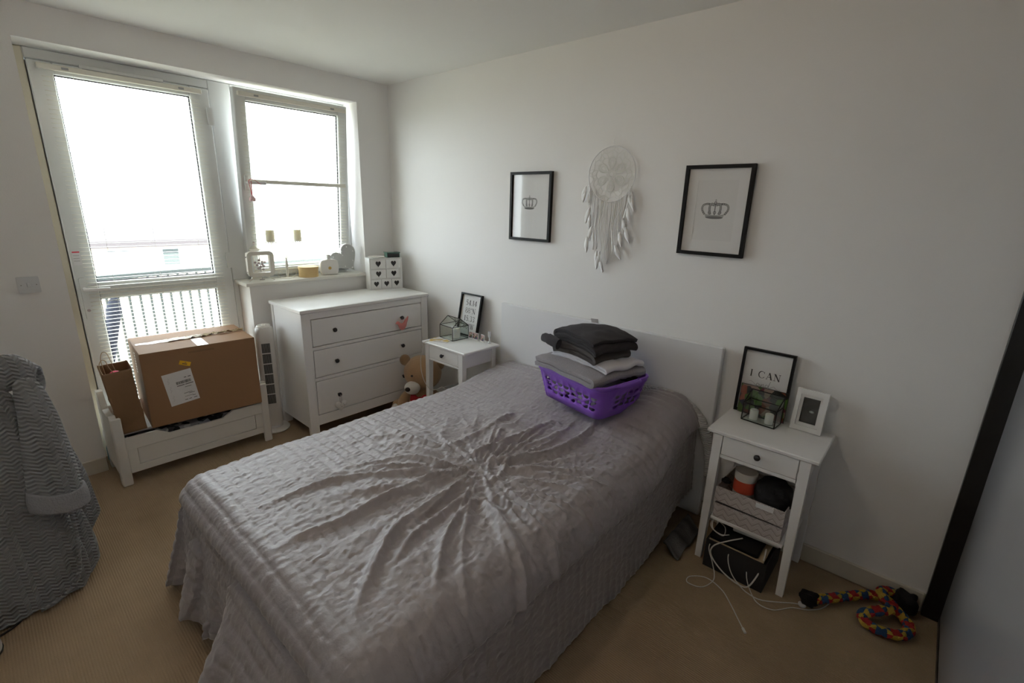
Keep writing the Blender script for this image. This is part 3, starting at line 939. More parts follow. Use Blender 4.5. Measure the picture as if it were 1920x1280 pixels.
def make_spread():
    XH, XF, YC, WH = -.058, -2.13, -2.14, .725
    step = .0062
    rL, rR, rF = .10, .16, .11
    eL, eR, eF = .52, .60, .55
    a = np.arange(0, (XH - XF) - rF + eF, step)
    bb = np.arange(-(WH - rL) - eL, (WH - rR) + eR, step)
    A, B = np.meshgrid(a, bb, indexing='ij')
    fa = XH - XF - rF
    du = np.maximum(0, A - fa)
    sgn = np.where(B > 0, 1.0, -1.0)
    rs = np.where(B > 0, rR, rL)
    dv = np.maximum(0, np.abs(B) - (WH - rs))
    p = 5.0
    e = (du ** p + dv ** p) ** (1 / p)
    th = np.arctan2(dv, du + 1e-9)
    rr = np.where(e > 0, rF * np.cos(th) ** 2 + rs * np.sin(th) ** 2, rF)
    phi = np.minimum(e / rr, PI / 2)
    out = rr * np.sin(phi)
    down = rr * (1 - np.cos(phi))
    over = np.maximum(0, e - rr * PI / 2)
    down = down + over
    # folds of the hanging cloth, growing towards the hem
    s = sgn * (np.minimum(np.abs(B), WH - rs) + .25 * th * (e > 0) + np.maximum(0, fa - A) * (dv > 0))
    grow = sstep(0.02, .42, over)
    f =   .045 * np.sin(s * 15 + 1.2) + .028 * np.sin(s * 27 + 2.0) + .05 * (vnoise(s * 5 + 40, over * 1.2 + 3, 3) - .5)
    cor = np.exp(-((th - .78) / .35) ** 2) * np.where(e > 0, 1, 0)
    flare = over * (.05 + .10 * np.cos(th) ** 2) + cor * over * .12
    left_calm = np.where(sgn > 0, 1 - .88 * sstep(.4, 1.2, th), 1 - .6 * sstep(.4, 1.2, th))
    out = out + grow * np.maximum(f, -.02) * left_calm * (1 - .75 * cor) + flare
    # one broad pleat that stands proud across the foot end
    out = out + np.where(du > 0, .085 * sstep(-.12, .06, B) * (1 - sstep(.35, .55, B)) * sstep(.0, .3, over) * np.cos(th), 0)
    X = XH - np.minimum(A, fa) - out * np.cos(th) * (du > 0)
    Y = YC - sgn * (np.minimum(np.abs(B), WH - rs) + out * np.sin(th) * (dv > 0))
    ux, uy = XH - A, YC - B
    # pillows raise the head end, more on the near side
    head = sstep(-.62, -.18, ux)
    lift = head * (.055 + .10 * sstep(-2.35, -2.65, uy)) * (1 - .25 * np.exp(-((uy + 2.17) / .07) ** 2))
    belly = .015 * np.cos((uy - YC) / WH * PI / 2)
    top = .532 + belly + lift + .012 * (vnoise(ux * 4 + 20, uy * 4 + 20, 8) - .5)
    Zz = top - down
    Zz = np.maximum(Zz, .012 + .006 * vnoise(ux * 30 + 60, uy * 30 + 60, 4))
    P = np.stack([X, Y, Zz], -1)
    # relief along the normal
    gu = np.gradient(P, axis=0)
    gv = np.gradient(P, axis=1)
    N = np.cross(gv, gu)
    N /= np.linalg.norm(N, axis=2, keepdims=True) + 1e-9
    N *= np.where((N[..., 2:3] < -.2), -1, 1)
    Rg = ridge_field(ux, uy)
    cdist = np.hypot(ux + 1.2, uy + 2.35)
    rumple = np.exp(-(cdist / .75) ** 2)
    def rid(x, y, seed):
        return 1 - np.abs(2 * vnoise(x, y, seed) - 1)
    ang = np.arctan2(uy + 2.33, ux + 1.2)
    crink = (rid(ux * 20 + 100, uy * 62 + 100, 11) ** 2) * .0034 + (rid(ux * 36 + 100 + uy * 12, uy * 96 + 100, 12) ** 2) * .0018
    radial = (rid(ang * 9 + 60, cdist * 3.2 + 60, 17) ** 3) * .018 * np.exp(-((cdist - .28) / .30) ** 2)
    cross = (rid(ux * 30 + uy * 24 + 90, uy * 34 - ux * 22 + 90, 16) ** 2) * .0065
    warp = .010 * (vnoise(ux * 7 + 50, uy * 7 + 50, 14) - .5)
    quilt = .0085 * np.abs(np.sin(PI * (ux + warp) / .047)) ** .38
    h_ = Rg + crink * (.8 + .5 * rumple) + quilt * (1 - .55 * rumple) + radial + cross * (.10 + .9 * rumple ** 1.5)
    # stitched hem band at the head end
    h_ += .006 * sstep(.0, .02, .085 - A) + .010 * np.exp(-((A - .10) / .012) ** 2)
    P = P + N * h_[..., None]
    P[..., 2] = np.maximum(P[..., 2], .004)
    return P
sp_ = grid_mesh('bedspread', make_spread(), 'spread')
tag(sp_, 'rumpled dark grey quilted bedspread covering the bed', 'bedspread')
so = sp_.modifiers.new('thickness', 'SOLIDIFY')
so.thickness = .006
so.offset = -1

def slab_cloth(name, x0, x1, y0, y1, zf, th, m, nx=30, ny=40, noise=.006, seed=1, sc=9):
    # soft closed slab: top height given by zf(x,y) function, thickness th
    xs = np.linspace(x0, x1, nx)
    ys = np.linspace(y0, y1, ny)
    Xg, Yg = np.meshgrid(xs, ys, indexing='ij')
    Zt = zf(Xg, Yg) + noise * (vnoise(Xg * sc + 50, Yg * sc + 50, seed) - .5) * 2
    P = np.stack([Xg, Yg, Zt], -1)
    o = grid_mesh(name, P, m)
    s = o.modifiers.new('thickness', 'SOLIDIFY')
    s.thickness = th
    s.offset = -1
    bv = o.modifiers.new('soft', 'BEVEL')
    bv.width = th * .4
    bv.segments = 3
    bv.limit_method = 'ANGLE'
    return o

# white knitted blanket showing between the spread and the headboard on the near side
bl = MB()
pts = []
pr = [(-.052, -2.40, .655), (-.052, -2.60, .690), (-.050, -2.76, .672), (-.050, -2.86, .60), (-.050, -2.915, .50), (-.050, -2.945, .40), (-.050, -2.955, .30)]
bl.tube(spline([(x - .022, y, z) for x, y, z in pr], 6), .030, 10, flat=.6)
tag(bl.obj('knitted_blanket', 'knitwhite'), 'white knitted blanket edge peeking out beside the headboard', 'blanket')

# dark throw trailing on the floor by the bedside table
tr = []
xs = np.linspace(-.46, -.16, 22)
ys = np.linspace(-2.985, -2.90, 16)
Xg, Yg = np.meshgrid(xs, ys, indexing='ij')
Zg = .02 + .05 * sstep(-2.985, -2.91, Yg) + .014 * np.sin(Xg * 46) * (1 - sstep(-2.96, -2.90, Yg)) + .012 * (vnoise(Xg * 30, Yg * 30, 9))
tb_ = grid_mesh('trailing_throw', np.stack([Xg, Yg, Zg], -1), 'spreadhem')
m_ = tb_.modifiers.new('thickness', 'SOLIDIFY'); m_.thickness = .012; m_.offset = -1
tag(tb_, 'dark cloth corner trailing on the carpet beside the right bedside table', 'throw')

# ------------------------------------------------------------------ chest of drawers
ch = T('chest_of_drawers', 'white three-drawer chest with dark round knobs under the window', 'chest', (-.594, -.303, 0))
MB().box(-.54, .54, -.25, .25, .936, .96, bev=.004).obj('top', 'white', ch, smooth=False)
for sx in (-1, 1):
    MB().box(sx * .517 - .010, sx * .517 + .010, -.205, .225, .09, .9355, bev=.002).obj('side_panel', 'white', ch, smooth=False)
    for y0, y1 in ((-.238, -.205), (.205, .238)):
        MB().box(min(sx * .532, sx * .468), max(sx * .532, sx * .468), y0, y1, .0005, .9355, bev=.002).obj('leg', 'white', ch, smooth=False)
MB().box(-.506, .506, .215, .225, .1, .9355).obj('back_panel', 'white', ch, smooth=False)
MB().box(-.468, .468, -.236, -.21, .890, .9355, bev=.001).obj('rail', 'white', ch, smooth=False)
MB().box(-.468, .468, -.236, -.21, .668, .690, bev=.001).obj('rail', 'white', ch, smooth=False)
MB().box(-.468, .468, -.236, -.21, .440, .462, bev=.001).obj('rail', 'white', ch, smooth=False)
MB().box(-.468, .468, -.236, -.21, .105, .180, bev=.001).obj('rail', 'white', ch, smooth=False)
MB().box(-.506, .506, -.20, .214, .1, .112).obj('bottom', 'white', ch, smooth=False)
def knob(parent, x, y, z, r=.016):
    mt = Matrix.Translation((x, y, z)) @ Matrix.Rotation(PI / 2, 4, 'X')
    MB().lathe([(r * .45, 0), (r * .4, r * .6), (r * .85, r * .95), (r, r * 1.35), (r * .85, r * 1.75), (r * .4, r * 1.95)], 16, mt).obj('knob', 'knob', parent)
for z0, z1, zk in ((.690, .890, .795), (.462, .668, .565), (.180, .440, .305)):
    d = MB().box(-.463, .463, -.2365, -.216, z0 + .005, z1 - .005, bev=.002)
    dr = d.obj('drawer', 'white', ch, smooth=False)
    MB().box(-.45, .45, -.2155, .19, z0 + .02, z1 - .02).obj('drawer_box', 'wood', dr, smooth=False)
    for x in (-.305, .265):
        knob(dr, x, -.2365, zk)

# pink felt bird hung from the upper right knob
bird = T('bird_ornament', 'pink felt bird hanging from a knob of the top drawer', 'ornament', (-.333, -.565, .742))
bo = [(-.055, .020), (-.045, .030), (-.032, .028), (-.015, .012), (.005, .008), (.022, .018), (.038, .045), (.050, .056), (.054, .050), (.050, .030), (.040, .008), (.034, -.015), (.022, -.034), (.005, -.042), (-.012, -.040), (-.026, -.026), (-.034, -.008), (-.040, .006), (-.048, .012), (-.060, .014)]
MB().puff([(a * 1.1, c * 1.1) for a, c in bo], .010, centre=(.0, -.008)).obj('body', 'bird', bird)
MB().tube([(0, 0, .005), (.002, -.004, .050), (.006, -.004, .058)], .0012, 6).obj('loop', 'bird', bird)
# dotted fabric heart on the lowest left knob
ht = T('heart_ornament', 'white dotted fabric heart hanging from the bottom drawer knob', 'ornament', (-.9, -.565, .222))
MB().puff(heart(.095, .085), .011, centre=(0, .004)).obj('body', 'dots', ht)
MB().tube(spline([(-.004, -.004, .022), (-.007, -.006, .055), (0, -.008, .085), (.006, -.006, .055), (.003, -.004, .022)], 5), .0014, 6).obj('loop', 'mauve', ht)
for k in range(16):
    a, q = random.uniform(0, 2 * PI), math.sqrt(random.random()) * .6
    xx, zz = .045 * q * math.cos(a), .003 + .032 * q * math.sin(a)
    yy = -.0112 * (1 - (q * .9) ** 2) ** .5 - .0006
    MB().ball((xx, yy, zz), .0022, .0008, .0022, 6).obj('dot', 'inkmid', ht)

# ------------------------------------------------------------------ heart drawers and things on the chest
CT = .9605
md = T('mini_drawers', 'small white cabinet of seven drawers with heart holes on the chest', 'cabinet', (-.195, -.13, CT), rz=R(-14))
MW, MD_, MH = .140, .055, .262
b = MB().box(-MW, -MW + .008, -MD_, MD_, 0, MH).box(MW - .008, MW, -MD_, MD_, 0, MH).box(-MW + .008, MW - .008, -MD_, MD_, 0, .008).box(-MW + .008, MW - .008, -MD_, MD_, MH - .008, MH).box(-MW + .008, MW - .008, MD_ - .005, MD_, .008, MH - .008)
b.box(-MW + .008, MW - .008, -MD_ + .002, MD_ - .005, .087, .093).box(-MW + .008, MW - .008, -MD_ + .002, MD_ - .005, .170, .176)
b.obj('carcass', 'whitem', md, smooth=False)
def hdrawer(x0, x1, z0, z1, hw):
    cx, cz = (x0 + x1) / 2, (z0 + z1) / 2 + .002
    d = MB().box(x0 + .0015, x1 - .0015, -MD_ - .002, MD_ - .008, z0 + .0015, z1 - .0015, bev=.0015).obj('drawer', 'whitem', md, smooth=False)
    o_ = [(cx + p[0], cz + p[1]) for p in heart(hw, hw * 1.12)]
    i_ = [(cx + p[0] * .88, cz + p[1] * .88) for p in heart(hw, hw * 1.12)]
    MB().ring(o_, i_, -MD_ - .0035, -MD_ - .0021).obj('heart_rim', 'chairb', d)
    MB().prism(i_, -MD_ - .0027, -MD_ - .0022).obj('heart_hole_shade', 'dark', d, smooth=False)  # dark plate paints the shade inside the cutout; drawer front is solid
for z0, z1 in ((.176, .254), (.093, .170)):
    hdrawer(-.132, 0, z0, z1, .044)
    hdrawer(0, .132, z0, z1, .044)
for k in range(3):
    hdrawer(-.132 + k * .088, -.132 + (k + 1) * .088, .008, .087, .042)
# dish and mirrored box on top of it
ds = MB().lathe([(.030, 0), (.055, .004), (.068, .010), (.066, .011), (.05, .006), (.01, .004)], 28, Matrix.Rotation(R(0), 4, 'X'))
tag(ds.obj('trinket_dish', 'dish', loc=(-.255, -.118, CT + MH + .0006)), 'pale shallow dish on the heart-drawer cabinet', 'dish')
mb = T('mirrored_box', 'small green-edged mirrored box on the heart-drawer cabinet', 'box', (-.122, -.150, CT + MH + .0006), rz=R(-14))
MB().box(-.056, .056, -.036, .036, 0, .036, bev=.001).obj('body', 'greenedge', mb, smooth=False)
MB().box(-.059, .059, -.039, .039, .0365, .044, bev=.001).obj('lid', 'greenedge', mb, smooth=False)
MB().box(-.048, .048, -.0375, -.0362, .004, .032).obj('painted_reflection', 'fand', mb, smooth=False)  # mirror's dark reflection painted on as a flat near-black plate

# ------------------------------------------------------------------ window sill things
ck = T('clock_frame', 'white rounded-square open frame on curved feet at the left of the sill', 'ornament', (-1.125, .035, SILL), rz=R(-5))
MB().ring(rrect(-.090, .090, .035, .215, .032), rrect(-.062, .062, .062, .188, .008), -.022, .022).obj('frame', 'creammetal', ck)
for s in (-1, 1):
    MB().tube(spline([(s * .015, 0, .036), (s * .045, 0, .030), (s * .075, 0, .012), (s * .088, 0, .0055)], 5), .005, 8).obj('foot', 'creammetal', ck)
for z in (.070, .175):
    for s in (-1, 1):
        MB().ball((s * .091, 0, z), .005, .006, .005, 8).obj('stud', 'mauve', ck)
fl = T('flower_charm', 'mauve metal flower sprig standing behind the white open frame', 'ornament', (-1.105, .085, SILL))
MB().tube([(0, 0, 0), (0, 0, .10)], .0022, 6).lathe([(.018, 0), (.018, .004)], 16).obj('stem', 'mauve', fl)
for k in range(11):
    a = k * 2.4
    rr_ = .012 + .003 * k
    MB().puff([(rr_ * math.cos(a) + .011 * math.cos(t * PI / 4), .115 + rr_ * math.sin(a) + .009 * math.sin(t * PI / 4)) for t in range(8)], .002, y0=.002 * (k % 3)).obj('petal', 'mauve', fl)
ln = T('candle_lantern', 'small white metal lantern with a finial behind the open frame', 'lantern', (-1.115, .145, SILL))
MB().lathe([(.035, 0), (.035, .012)], 18).obj('base', 'creammetal', ln)
for k in range(4):
    a = PI / 4 + k * PI / 2
    MB().tube([(.03 * math.cos(a), .03 * math.sin(a), .012), (.03 * math.cos(a), .03 * math.sin(a), .20)], .003, 6).obj('post', 'creammetal', ln)
MB().lathe([(.034, .20), (.034, .214), (.040, .216), (.042, .222), (.020, .236), (.012, .244), (.008, .248)], 20).obj('roof', 'creammetal', ln)
MB().lathe([(.004, .248), (.010, .256), (.013, .268), (.007, .278), (.004, .286), (.002, .296)], 14).obj('finial', 'mauve', ln)
MB().tube([(-.012 + .018 * math.cos(t * PI / 8), .0, .258 + .018 * math.sin(t * PI / 8)) for t in range(16)], .0016, 6, closed=True).obj('carry_ring', 'creammetal', ln)
# butterfly candelabra
bc = T('butterfly_candle_holder', 'cream metal butterfly candle holder with curled arms on the sill', 'candle holder', (-.925, .06, SILL))
MB().lathe([(.045, 0), (.045, .003), (.012, .008)], 24).obj('base', 'creammetal', bc)
MB().lathe([(.007, .008), (.011, .03), (.009, .07), (.011, .10), (.006, .14), (.003, .155)], 12).obj('body', 'creammetal', bc)
for s in (-1, 1):
    MB().tube(spline([(0, 0, .145), (s * .012, 0, .18), (s * .035, 0, .20), (s * .065, 0, .208), (s * .092, 0, .225), (s * .100, 0, .275)], 6), .0022, 6).obj('arm', 'creammetal', bc)
    MB().tube(spline([(0, 0, .13), (s * .014, 0, .165), (s * .034, 0, .172), (s * .048, 0, .158), (s * .040, 0, .144), (s * .030, 0, .150)], 6), .0018, 6).obj('curl', 'creammetal', bc)
    MB().tube(spline([(0, 0, .01), (s * .03, 0, .008), (s * .062, 0, .02), (s * .068, 0, .045), (s * .050, 0, .055), (s * .038, 0, .040)], 6), .0022, 6).obj('wing', 'creammetal', bc)
    dsh = MB().lathe([(.006, .272), (.036, .276), (.040, .280), (.034, .281), (.01, .280)], 20, Matrix.Translation((s * .100, 0, 0))).obj('drip_tray', 'creammetal', bc)
    for k in range(8):
        a = k * PI / 4
        MB().ball((s * .100 + .037 * math.cos(a), .037 * math.sin(a), .270), .0035, n=6).obj('bead', 'mauve', dsh)
    cd = MB().lathe([(.028, 0), (.030, .002), (.030, .076), (.027, .080), (.004, .077)], 22)
    cdo = cd.obj('pillar_candle', 'candle', loc=(-.925 + s * .100, .06, SILL + .2825))
    tag(cdo, 'cream pillar candle on the %s arm of the butterfly holder' % ('left' if s < 0 else 'right'), 'candle', 'cream pillar candles')
# round card box
rb = T('round_box', 'tan round card box with a lid on the window sill', 'box', (-.765, .05, SILL))
MB().lathe([(.070, 0), (.072, .002), (.072, .058)], 32).obj('body', 'tan', rb)
MB().lathe([(.075, .0585), (.075, .077), (.073, .079)], 32).obj('lid', 'tan', rb)
# ceramic bottle diffuser
bt = T('reed_diffuser', 'white flat ceramic bottle with a gold dot and reeds on the sill', 'diffuser', (-.592, .05, SILL), rz=R(-10))
bo = spline([(x, z, 0) for x, z in [(-.060, .002), (-.070, .03), (-.072, .07), (-.068, .105), (-.055, .117), (-.022, .124), (.022, .124), (.055, .117), (.068, .105), (.072, .07), (.070, .03), (.060, .002)]], 4)
MB().prism([(p.x, p.y) for p in bo], -.022, .022, bev=.004).obj('body', 'ceramic', bt)
MB().lathe([(.018, .124), (.017, .15), (.016, .160), (.010, .160)], 16).obj('neck', 'ceramic', bt)
MB().lathe([(.0125, 0), (.0125, .0015)], 16, Matrix.Translation((0, -.0222, .055)) @ Matrix.Rotation(PI / 2, 4, 'X')).obj('gold_dot', 'gold', bt)
for k, (dx, dy) in enumerate(((-.055, .01), (-.03, .02), (.01, .01), (.035, .02))):
    MB().tube([(0, 0, .150), (dx, dy, .255)], .0013, 5).obj('reed', 'reed', bt)
# grey heart light box
hl = T('heart_light_box', 'large pale grey heart light box leaning in the sill corner', 'ornament', (-.425, .100, SILL + .118), rz=R(-14), ry=R(-36))
MB().prism(heart(.235, .225, 44), -.018, .022).obj('rim', 'whitem', hl)
MB().prism(heart(.225, .215, 44), -.0195, -.0182).obj('face', 'heartgrey', hl, smooth=False)
for k in range(0, 44, 4):
    p_ = heart(.185, .180, 44)[k]
    MB().ball((p_[0], -.021, p_[1]), .006, .004, .006, 8).obj('bulb', 'whitem', hl)
# red-ribbon charm on the window handle
rc = T('hanging_charm', 'red string with a red and white charm hanging from the window handle', 'charm', (-1.128, .045, 1.785))
MB().tube(spline([(0, .02, .005), (.01, .0, .018), (.035, -.008, .008), (.06, -.01, -.012), (.075, -.01, -.018)], 5), .0016, 6).obj('string', 'redstring', rc)
for dx in (-.008, .008):
    MB().tube([(dx, 0, .004), (.004, 0, -.10)], .0018, 6).obj('string', 'redstring', rc)
for k in range(9):
    a = k * 2.4
    MB().ball((.004 + .012 * math.cos(a), .012 * math.sin(a), -.122 + .006 * (k % 4)), .0115, n=8).obj('bead', 'berry', rc)

# ------------------------------------------------------------------ toy bench with parcel, bag and fan
tbx = T('toy_bench', 'white wooden toy box bench with panelled front below the balcony door', 'bench', (-1.74, -.115, 0))
BW, BY0, BY1 = .43, -.185, .175
for s in (-1, 1):
    # shaped end boards, front edge lower than the back
    x0, x1 = (-BW, -BW + .032) if s < 0 else (BW - .032, BW)
    prof = [(BY0, .0005), (BY0 + .05, .0005), (BY0 + .05, .065), (BY1 - .05, .065), (BY1 - .05, .0005), (BY1, .0005), (BY1, .505), (BY1 - .02, .52), (BY1 - .06, .515), (BY1 - .10, .47), (BY1 - .15, .43), (BY0 + .09, .425), (BY0 + .05, .438), (BY0 + .025, .445), (BY0 + .008, .44), (BY0, .425)]
    MB().prism(prof, x0, x1, 'x').obj('end_board', 'whitewash', tbx, smooth=False)
    MB().box(*((-BW - .001, -BW + .050) if s < 0 else (BW - .050, BW + .001)), BY0 - .018, BY0 - .0005, .0005, .435, bev=.006).obj('post', 'whitewash', tbx, smooth=False)
# front: frame boards, recessed panel, scooped top edge
xa, xb = -BW + .0505, BW - .0505
top = [(xa, .225), (xb, .225), (xb, .300), (.20, .300), (.14, .262), (-.16, .262), (-.22, .300), (xa, .300)]
MB().prism(top, BY0 - .014, BY0 + .004).obj('front_board', 'whitewash', tbx, smooth=False)
MB().box(xa, xb, BY0 - .014, BY0 + .004, .075, .118).obj('front_board', 'whitewash', tbx, smooth=False)
for x0, x1 in ((xa, xa + .045), (xb - .045, xb)):
    MB().box(x0, x1, BY0 - .014, BY0 + .004, .1185, .2245).obj('front_board', 'whitewash', tbx, smooth=False)
MB().box(xa + .046, xb - .046, BY0 - .009, BY0 + .004, .119, .224, bev=.003).obj('front_panel', 'whitewash', tbx, smooth=False)
MB().box(-BW + .033, BW - .033, BY0 + .005, BY1 - .02, .08, .09).obj('floor_board', 'whitewash', tbx, smooth=False)
MB().box(-BW + .033, BW - .033, BY1 - .018, BY1 - .002, .08, .40, bev=.002).obj('back_board', 'whitewash', tbx, smooth=False)
MB().box(-BW + .034, BW - .034, BY0 + .035, BY1 - .019, .3015, .3165, bev=.003).obj('lid', 'whitewash', tbx, smooth=False)
jk = slab_cloth('stored_clothes', -2.10, -1.40, -.268, .02, lambda X, Y: .276 + .006 * np.sin(X * 22) + 0 * Y, .05, 'junk', noise=.008, seed=4, sc=14)
tag(jk, 'heap of dark and white clothes inside the toy bench', 'clothes')

cb = T('cardboard_box', 'large brown cardboard parcel with white shipping label on the toy bench', 'box', (-1.655, -.10, .3175), rz=R(-4))
BX, BYd, BH = .308, .225, .462
for s in (-1, 1):
    MB().box(s * BX - .002, s * BX + .002, -BYd + .0021, BYd - .0021, 0, BH).obj('side', 'card', cb, smooth=False)
    MB().box(-BX, BX, s * BYd - .002, s * BYd + .002, 0, BH, bev=.0015).obj('side', 'card', cb, smooth=False)
MB().box(-BX + .003, BX - .003, -BYd + .003, BYd - .003, 0.0, .004).obj('bottom', 'card', cb, smooth=False)
MB().box(-BX, BX, -BYd, -.001, BH + .0003, BH + .0040, bev=.001).obj('flap', 'card', cb, smooth=False)
MB().box(-BX, BX, .001, BYd, BH + .0003, BH + .0040, bev=.001).obj('flap', 'card', cb, smooth=False)
# torn crinkled tape along the seam
P_ = np.zeros((60, 8, 3))
for i in range(60):
    u = i / 59
    for j in range(8):
        v_ = j / 7 - .5
        P_[i, j] = (-BX + .012 + u * (2 * BX - .012), .012 + v_ * (.040 + .03 * math.sin(u * 5)) + .006 * math.sin(u * 40), BH + .0055 + (.016 * u + .004) * abs(math.sin(u * 34 + v_ * 5)) * random.uniform(.4, 1) * (1 if u > .25 else .2))
tp = grid_mesh('torn_tape', P_, 'tape')
tp.parent = cb
MB().box(-.015, .045, -BYd - .0006, -.03, BH + .0042, BH + .0048).obj('tape_strip', 'tapewhite', cb, smooth=False)
lb = MB().box(-.077, .077, -.0006, 0, -.104, .104).obj('shipping_label', 'labelw', cb, smooth=False, loc=(-.135, -BYd - .0022, .222), rot=(0, R(-7), 0))
lb['label'] = 'white shipping label'
xx = .0 - .018
for k in range(26):
    wd = random.choice((.0010, .0018, .0028))
    MB().box(xx, xx + wd, -.0010, -.0007, .022, .040).obj('barcode_bar', 'ink', lb, smooth=False)
    xx += wd + random.choice((.0010, .0018))
for (x0, x1, z0, z1) in ((.030, .042, .055, .060), (.050, .066, .055, .060), (-.018, .022, .010, .015), (.026, .070, .010, .015), (.020, .055, -.006, -.003), (.005, .05, -.045, -.042), (.03, .062, -.052, -.049), (.005, .05, -.066, -.064), (.045, .062, -.072, -.069), (.0, .016, -.088, -.084), (.022, .036, -.088, -.084), (.048, .066, -.088, -.084)):
    MB().box(x0, x1, -.0010, -.0007, z0, z1).obj('printed_line', 'inkgrey', lb, smooth=False)
for z in (-.06, .0, .055):
    MB().ribbon([(p.x, p.y) for p in spline([(-.058, z - .018, 0), (-.050, z - .006, 0), (-.056, z + .004, 0), (-.048, z + .014, 0), (-.052, z + .022, 0)], 5)], .001, -.0009).obj('printed_line', 'inkmid', lb, smooth=False)
ys_ = MB().box(-.030, .030, -.0006, 0, -.013, .013).obj('sticker', 'yellow', cb, smooth=False, loc=(-.095, -BYd - .0022, .370), rot=(0, R(22), 0))
MB().box(-.014, .012, -.0010, -.0007, -.007, .0).obj('printed_line', 'kraft', ys_, smooth=False)
MB().box(-.004, .006, -.0010, -.0007, .004, .008).obj('printed_line', 'kraft', ys_, smooth=False)
MB().box(-.07, .07, -BYd - .0028, -BYd - .0022, .428, .440).obj('tape_mark', 'kraft', cb, smooth=False)
for k in range(8):
    MB().box(-BX - .0028, -BX - .0022, -.02 - .0, .004, .30 + k * .017, .309 + k * .017).obj('side_mark', 'tapewhite', cb, smooth=False)

# kraft paper bag
bag = T('paper_bag', 'crumpled brown paper carrier bag on the left of the toy bench', 'bag', (-2.058, -.190, .3178), rz=R(-4), ry=R(-4))
nb, nz_ = 64, 26
P_ = np.zeros((nb, nz_, 3))
for j in range(nz_):
    v_ = j / (nz_ - 1)
    hx = .064 + .008 * v_
    hy = .095 + .004 * v_
    ol = rrect(-hx, hx, -hy, hy, .010, 15)
    for i in range(nb):
        px, py = ol[i]
        n1 = float(vnoise(np.array(i * .35 + 10), np.array(v_ * 7 + 3), 21)) - .5
        k = 1 + .10 * n1 * (1 - v_ * .7)
        side = abs(px) > hx - .002
        P_[i, j] = (px * k - (.012 * math.sin(v_ * PI) * (1 if px > 0 else -1) if side else 0), py * k, .002 + v_ * .385 + .012 * v_ * n1)
bg_ = grid_mesh('body', P_, 'kraft', closed_u=True)
bg_.parent = bag
s_ = bg_.modifiers.new('thickness', 'SOLIDIFY'); s_.thickness = .0015
MB().box(-.055, .055, -.085, .085, .0005, .0018).obj('bottom', 'kraft', bag, smooth=False)
for y, dx in ((-.088, -.02), (.088, .0)):
    MB().tube(spline([(-.045 + dx * .3, y, .33), (-.046 + dx, y + .004, .42), (-.030 + dx, y + .006, .462), (-.012 + dx, y + .006, .455), (-.004 + dx, y + .004, .41), (.006, y, .33)], 6), .0022, 6).obj('handle', 'string', bag)
pk = MB().ball((0, 0, 0), .035, .05, .03, 14, Matrix.Rotation(R(20), 4, 'Y'))
tag(pk.obj('pink_cloth', 'pink', loc=(-2.085, -.205, .655)), 'hot pink cloth poking out of the paper bag', 'cloth')

# white and teal toy on the floor behind the bench end
wt = T('floor_toy', 'white and teal object on the carpet between the bench and the wall', 'toy', (-2.135, .115, 0))
MB().lathe([(.030, .001), (.036, .02), (.034, .10), (.030, .115)], 18).obj('base', 'teal', wt)
MB().ball((0, 0, .185), .036, .036, .070, 18).obj('top', 'ceramic', wt)

# tower fan
fn = T('tower_fan', 'tall white tower fan with dark grille between bench and chest', 'fan', (-1.218, -.135, 0), rz=R(-20))
MB().lathe([(.105, .0005), (.106, .008), (.098, .016), (.060, .024), (.052, .040)], 36).obj('base', 'fanw', fn)
def fan_sec(z, hx, hy, r):
    return [(p[0], p[1], z) for p in rrect(-hx, hx, -hy, hy, r, 6)]
secs = [(.040, .054, .048, .03), (.06, .060, .054, .034), (.40, .060, .054, .034), (.74, .060, .054, .034), (.775, .058, .052, .034), (.792, .050, .044, .034)]
b = MB()
for s_ in secs:
    b.v += fan_sec(*s_)
n_ = len(fan_sec(*secs[0]))
for i in range(len(secs) - 1):
    for k in range(n_):
        b.f.append((i * n_ + k, i * n_ + (k + 1) % n_, (i + 1) * n_ + (k + 1) % n_, (i + 1) * n_ + k))
b.f.append(tuple(range(n_))[::-1])
b.f.append(tuple((len(secs) - 1) * n_ + k for k in range(n_)))
b.obj('body', 'fanw', fn)
for k in range(6):
    z0 = .22 + k * .078
    gi = MB().box(-.028, .028, -.0556, -.0545, z0, z0 + .070).obj('grille', 'fand', fn, smooth=False)
    for j in range(7):
        MB().box(-.0265 + j * .0085 - .0014, -.0265 + j * .0085 + .0014, -.0572, -.0557, z0, z0 + .070).obj('fin', 'fang', gi, smooth=False)
cp = MB().lathe([(.046, .792), (.048, .797), (.043, .806), (.02, .808)], 24, Matrix.Diagonal((1, .85, 1, 1))).obj('control_cap', 'fanw', fn)
for x in (-.018, 0, .018):
    MB().ball((x, -.012, .809), .006, .006, .003, 8).obj('button', 'ceramic', cp)

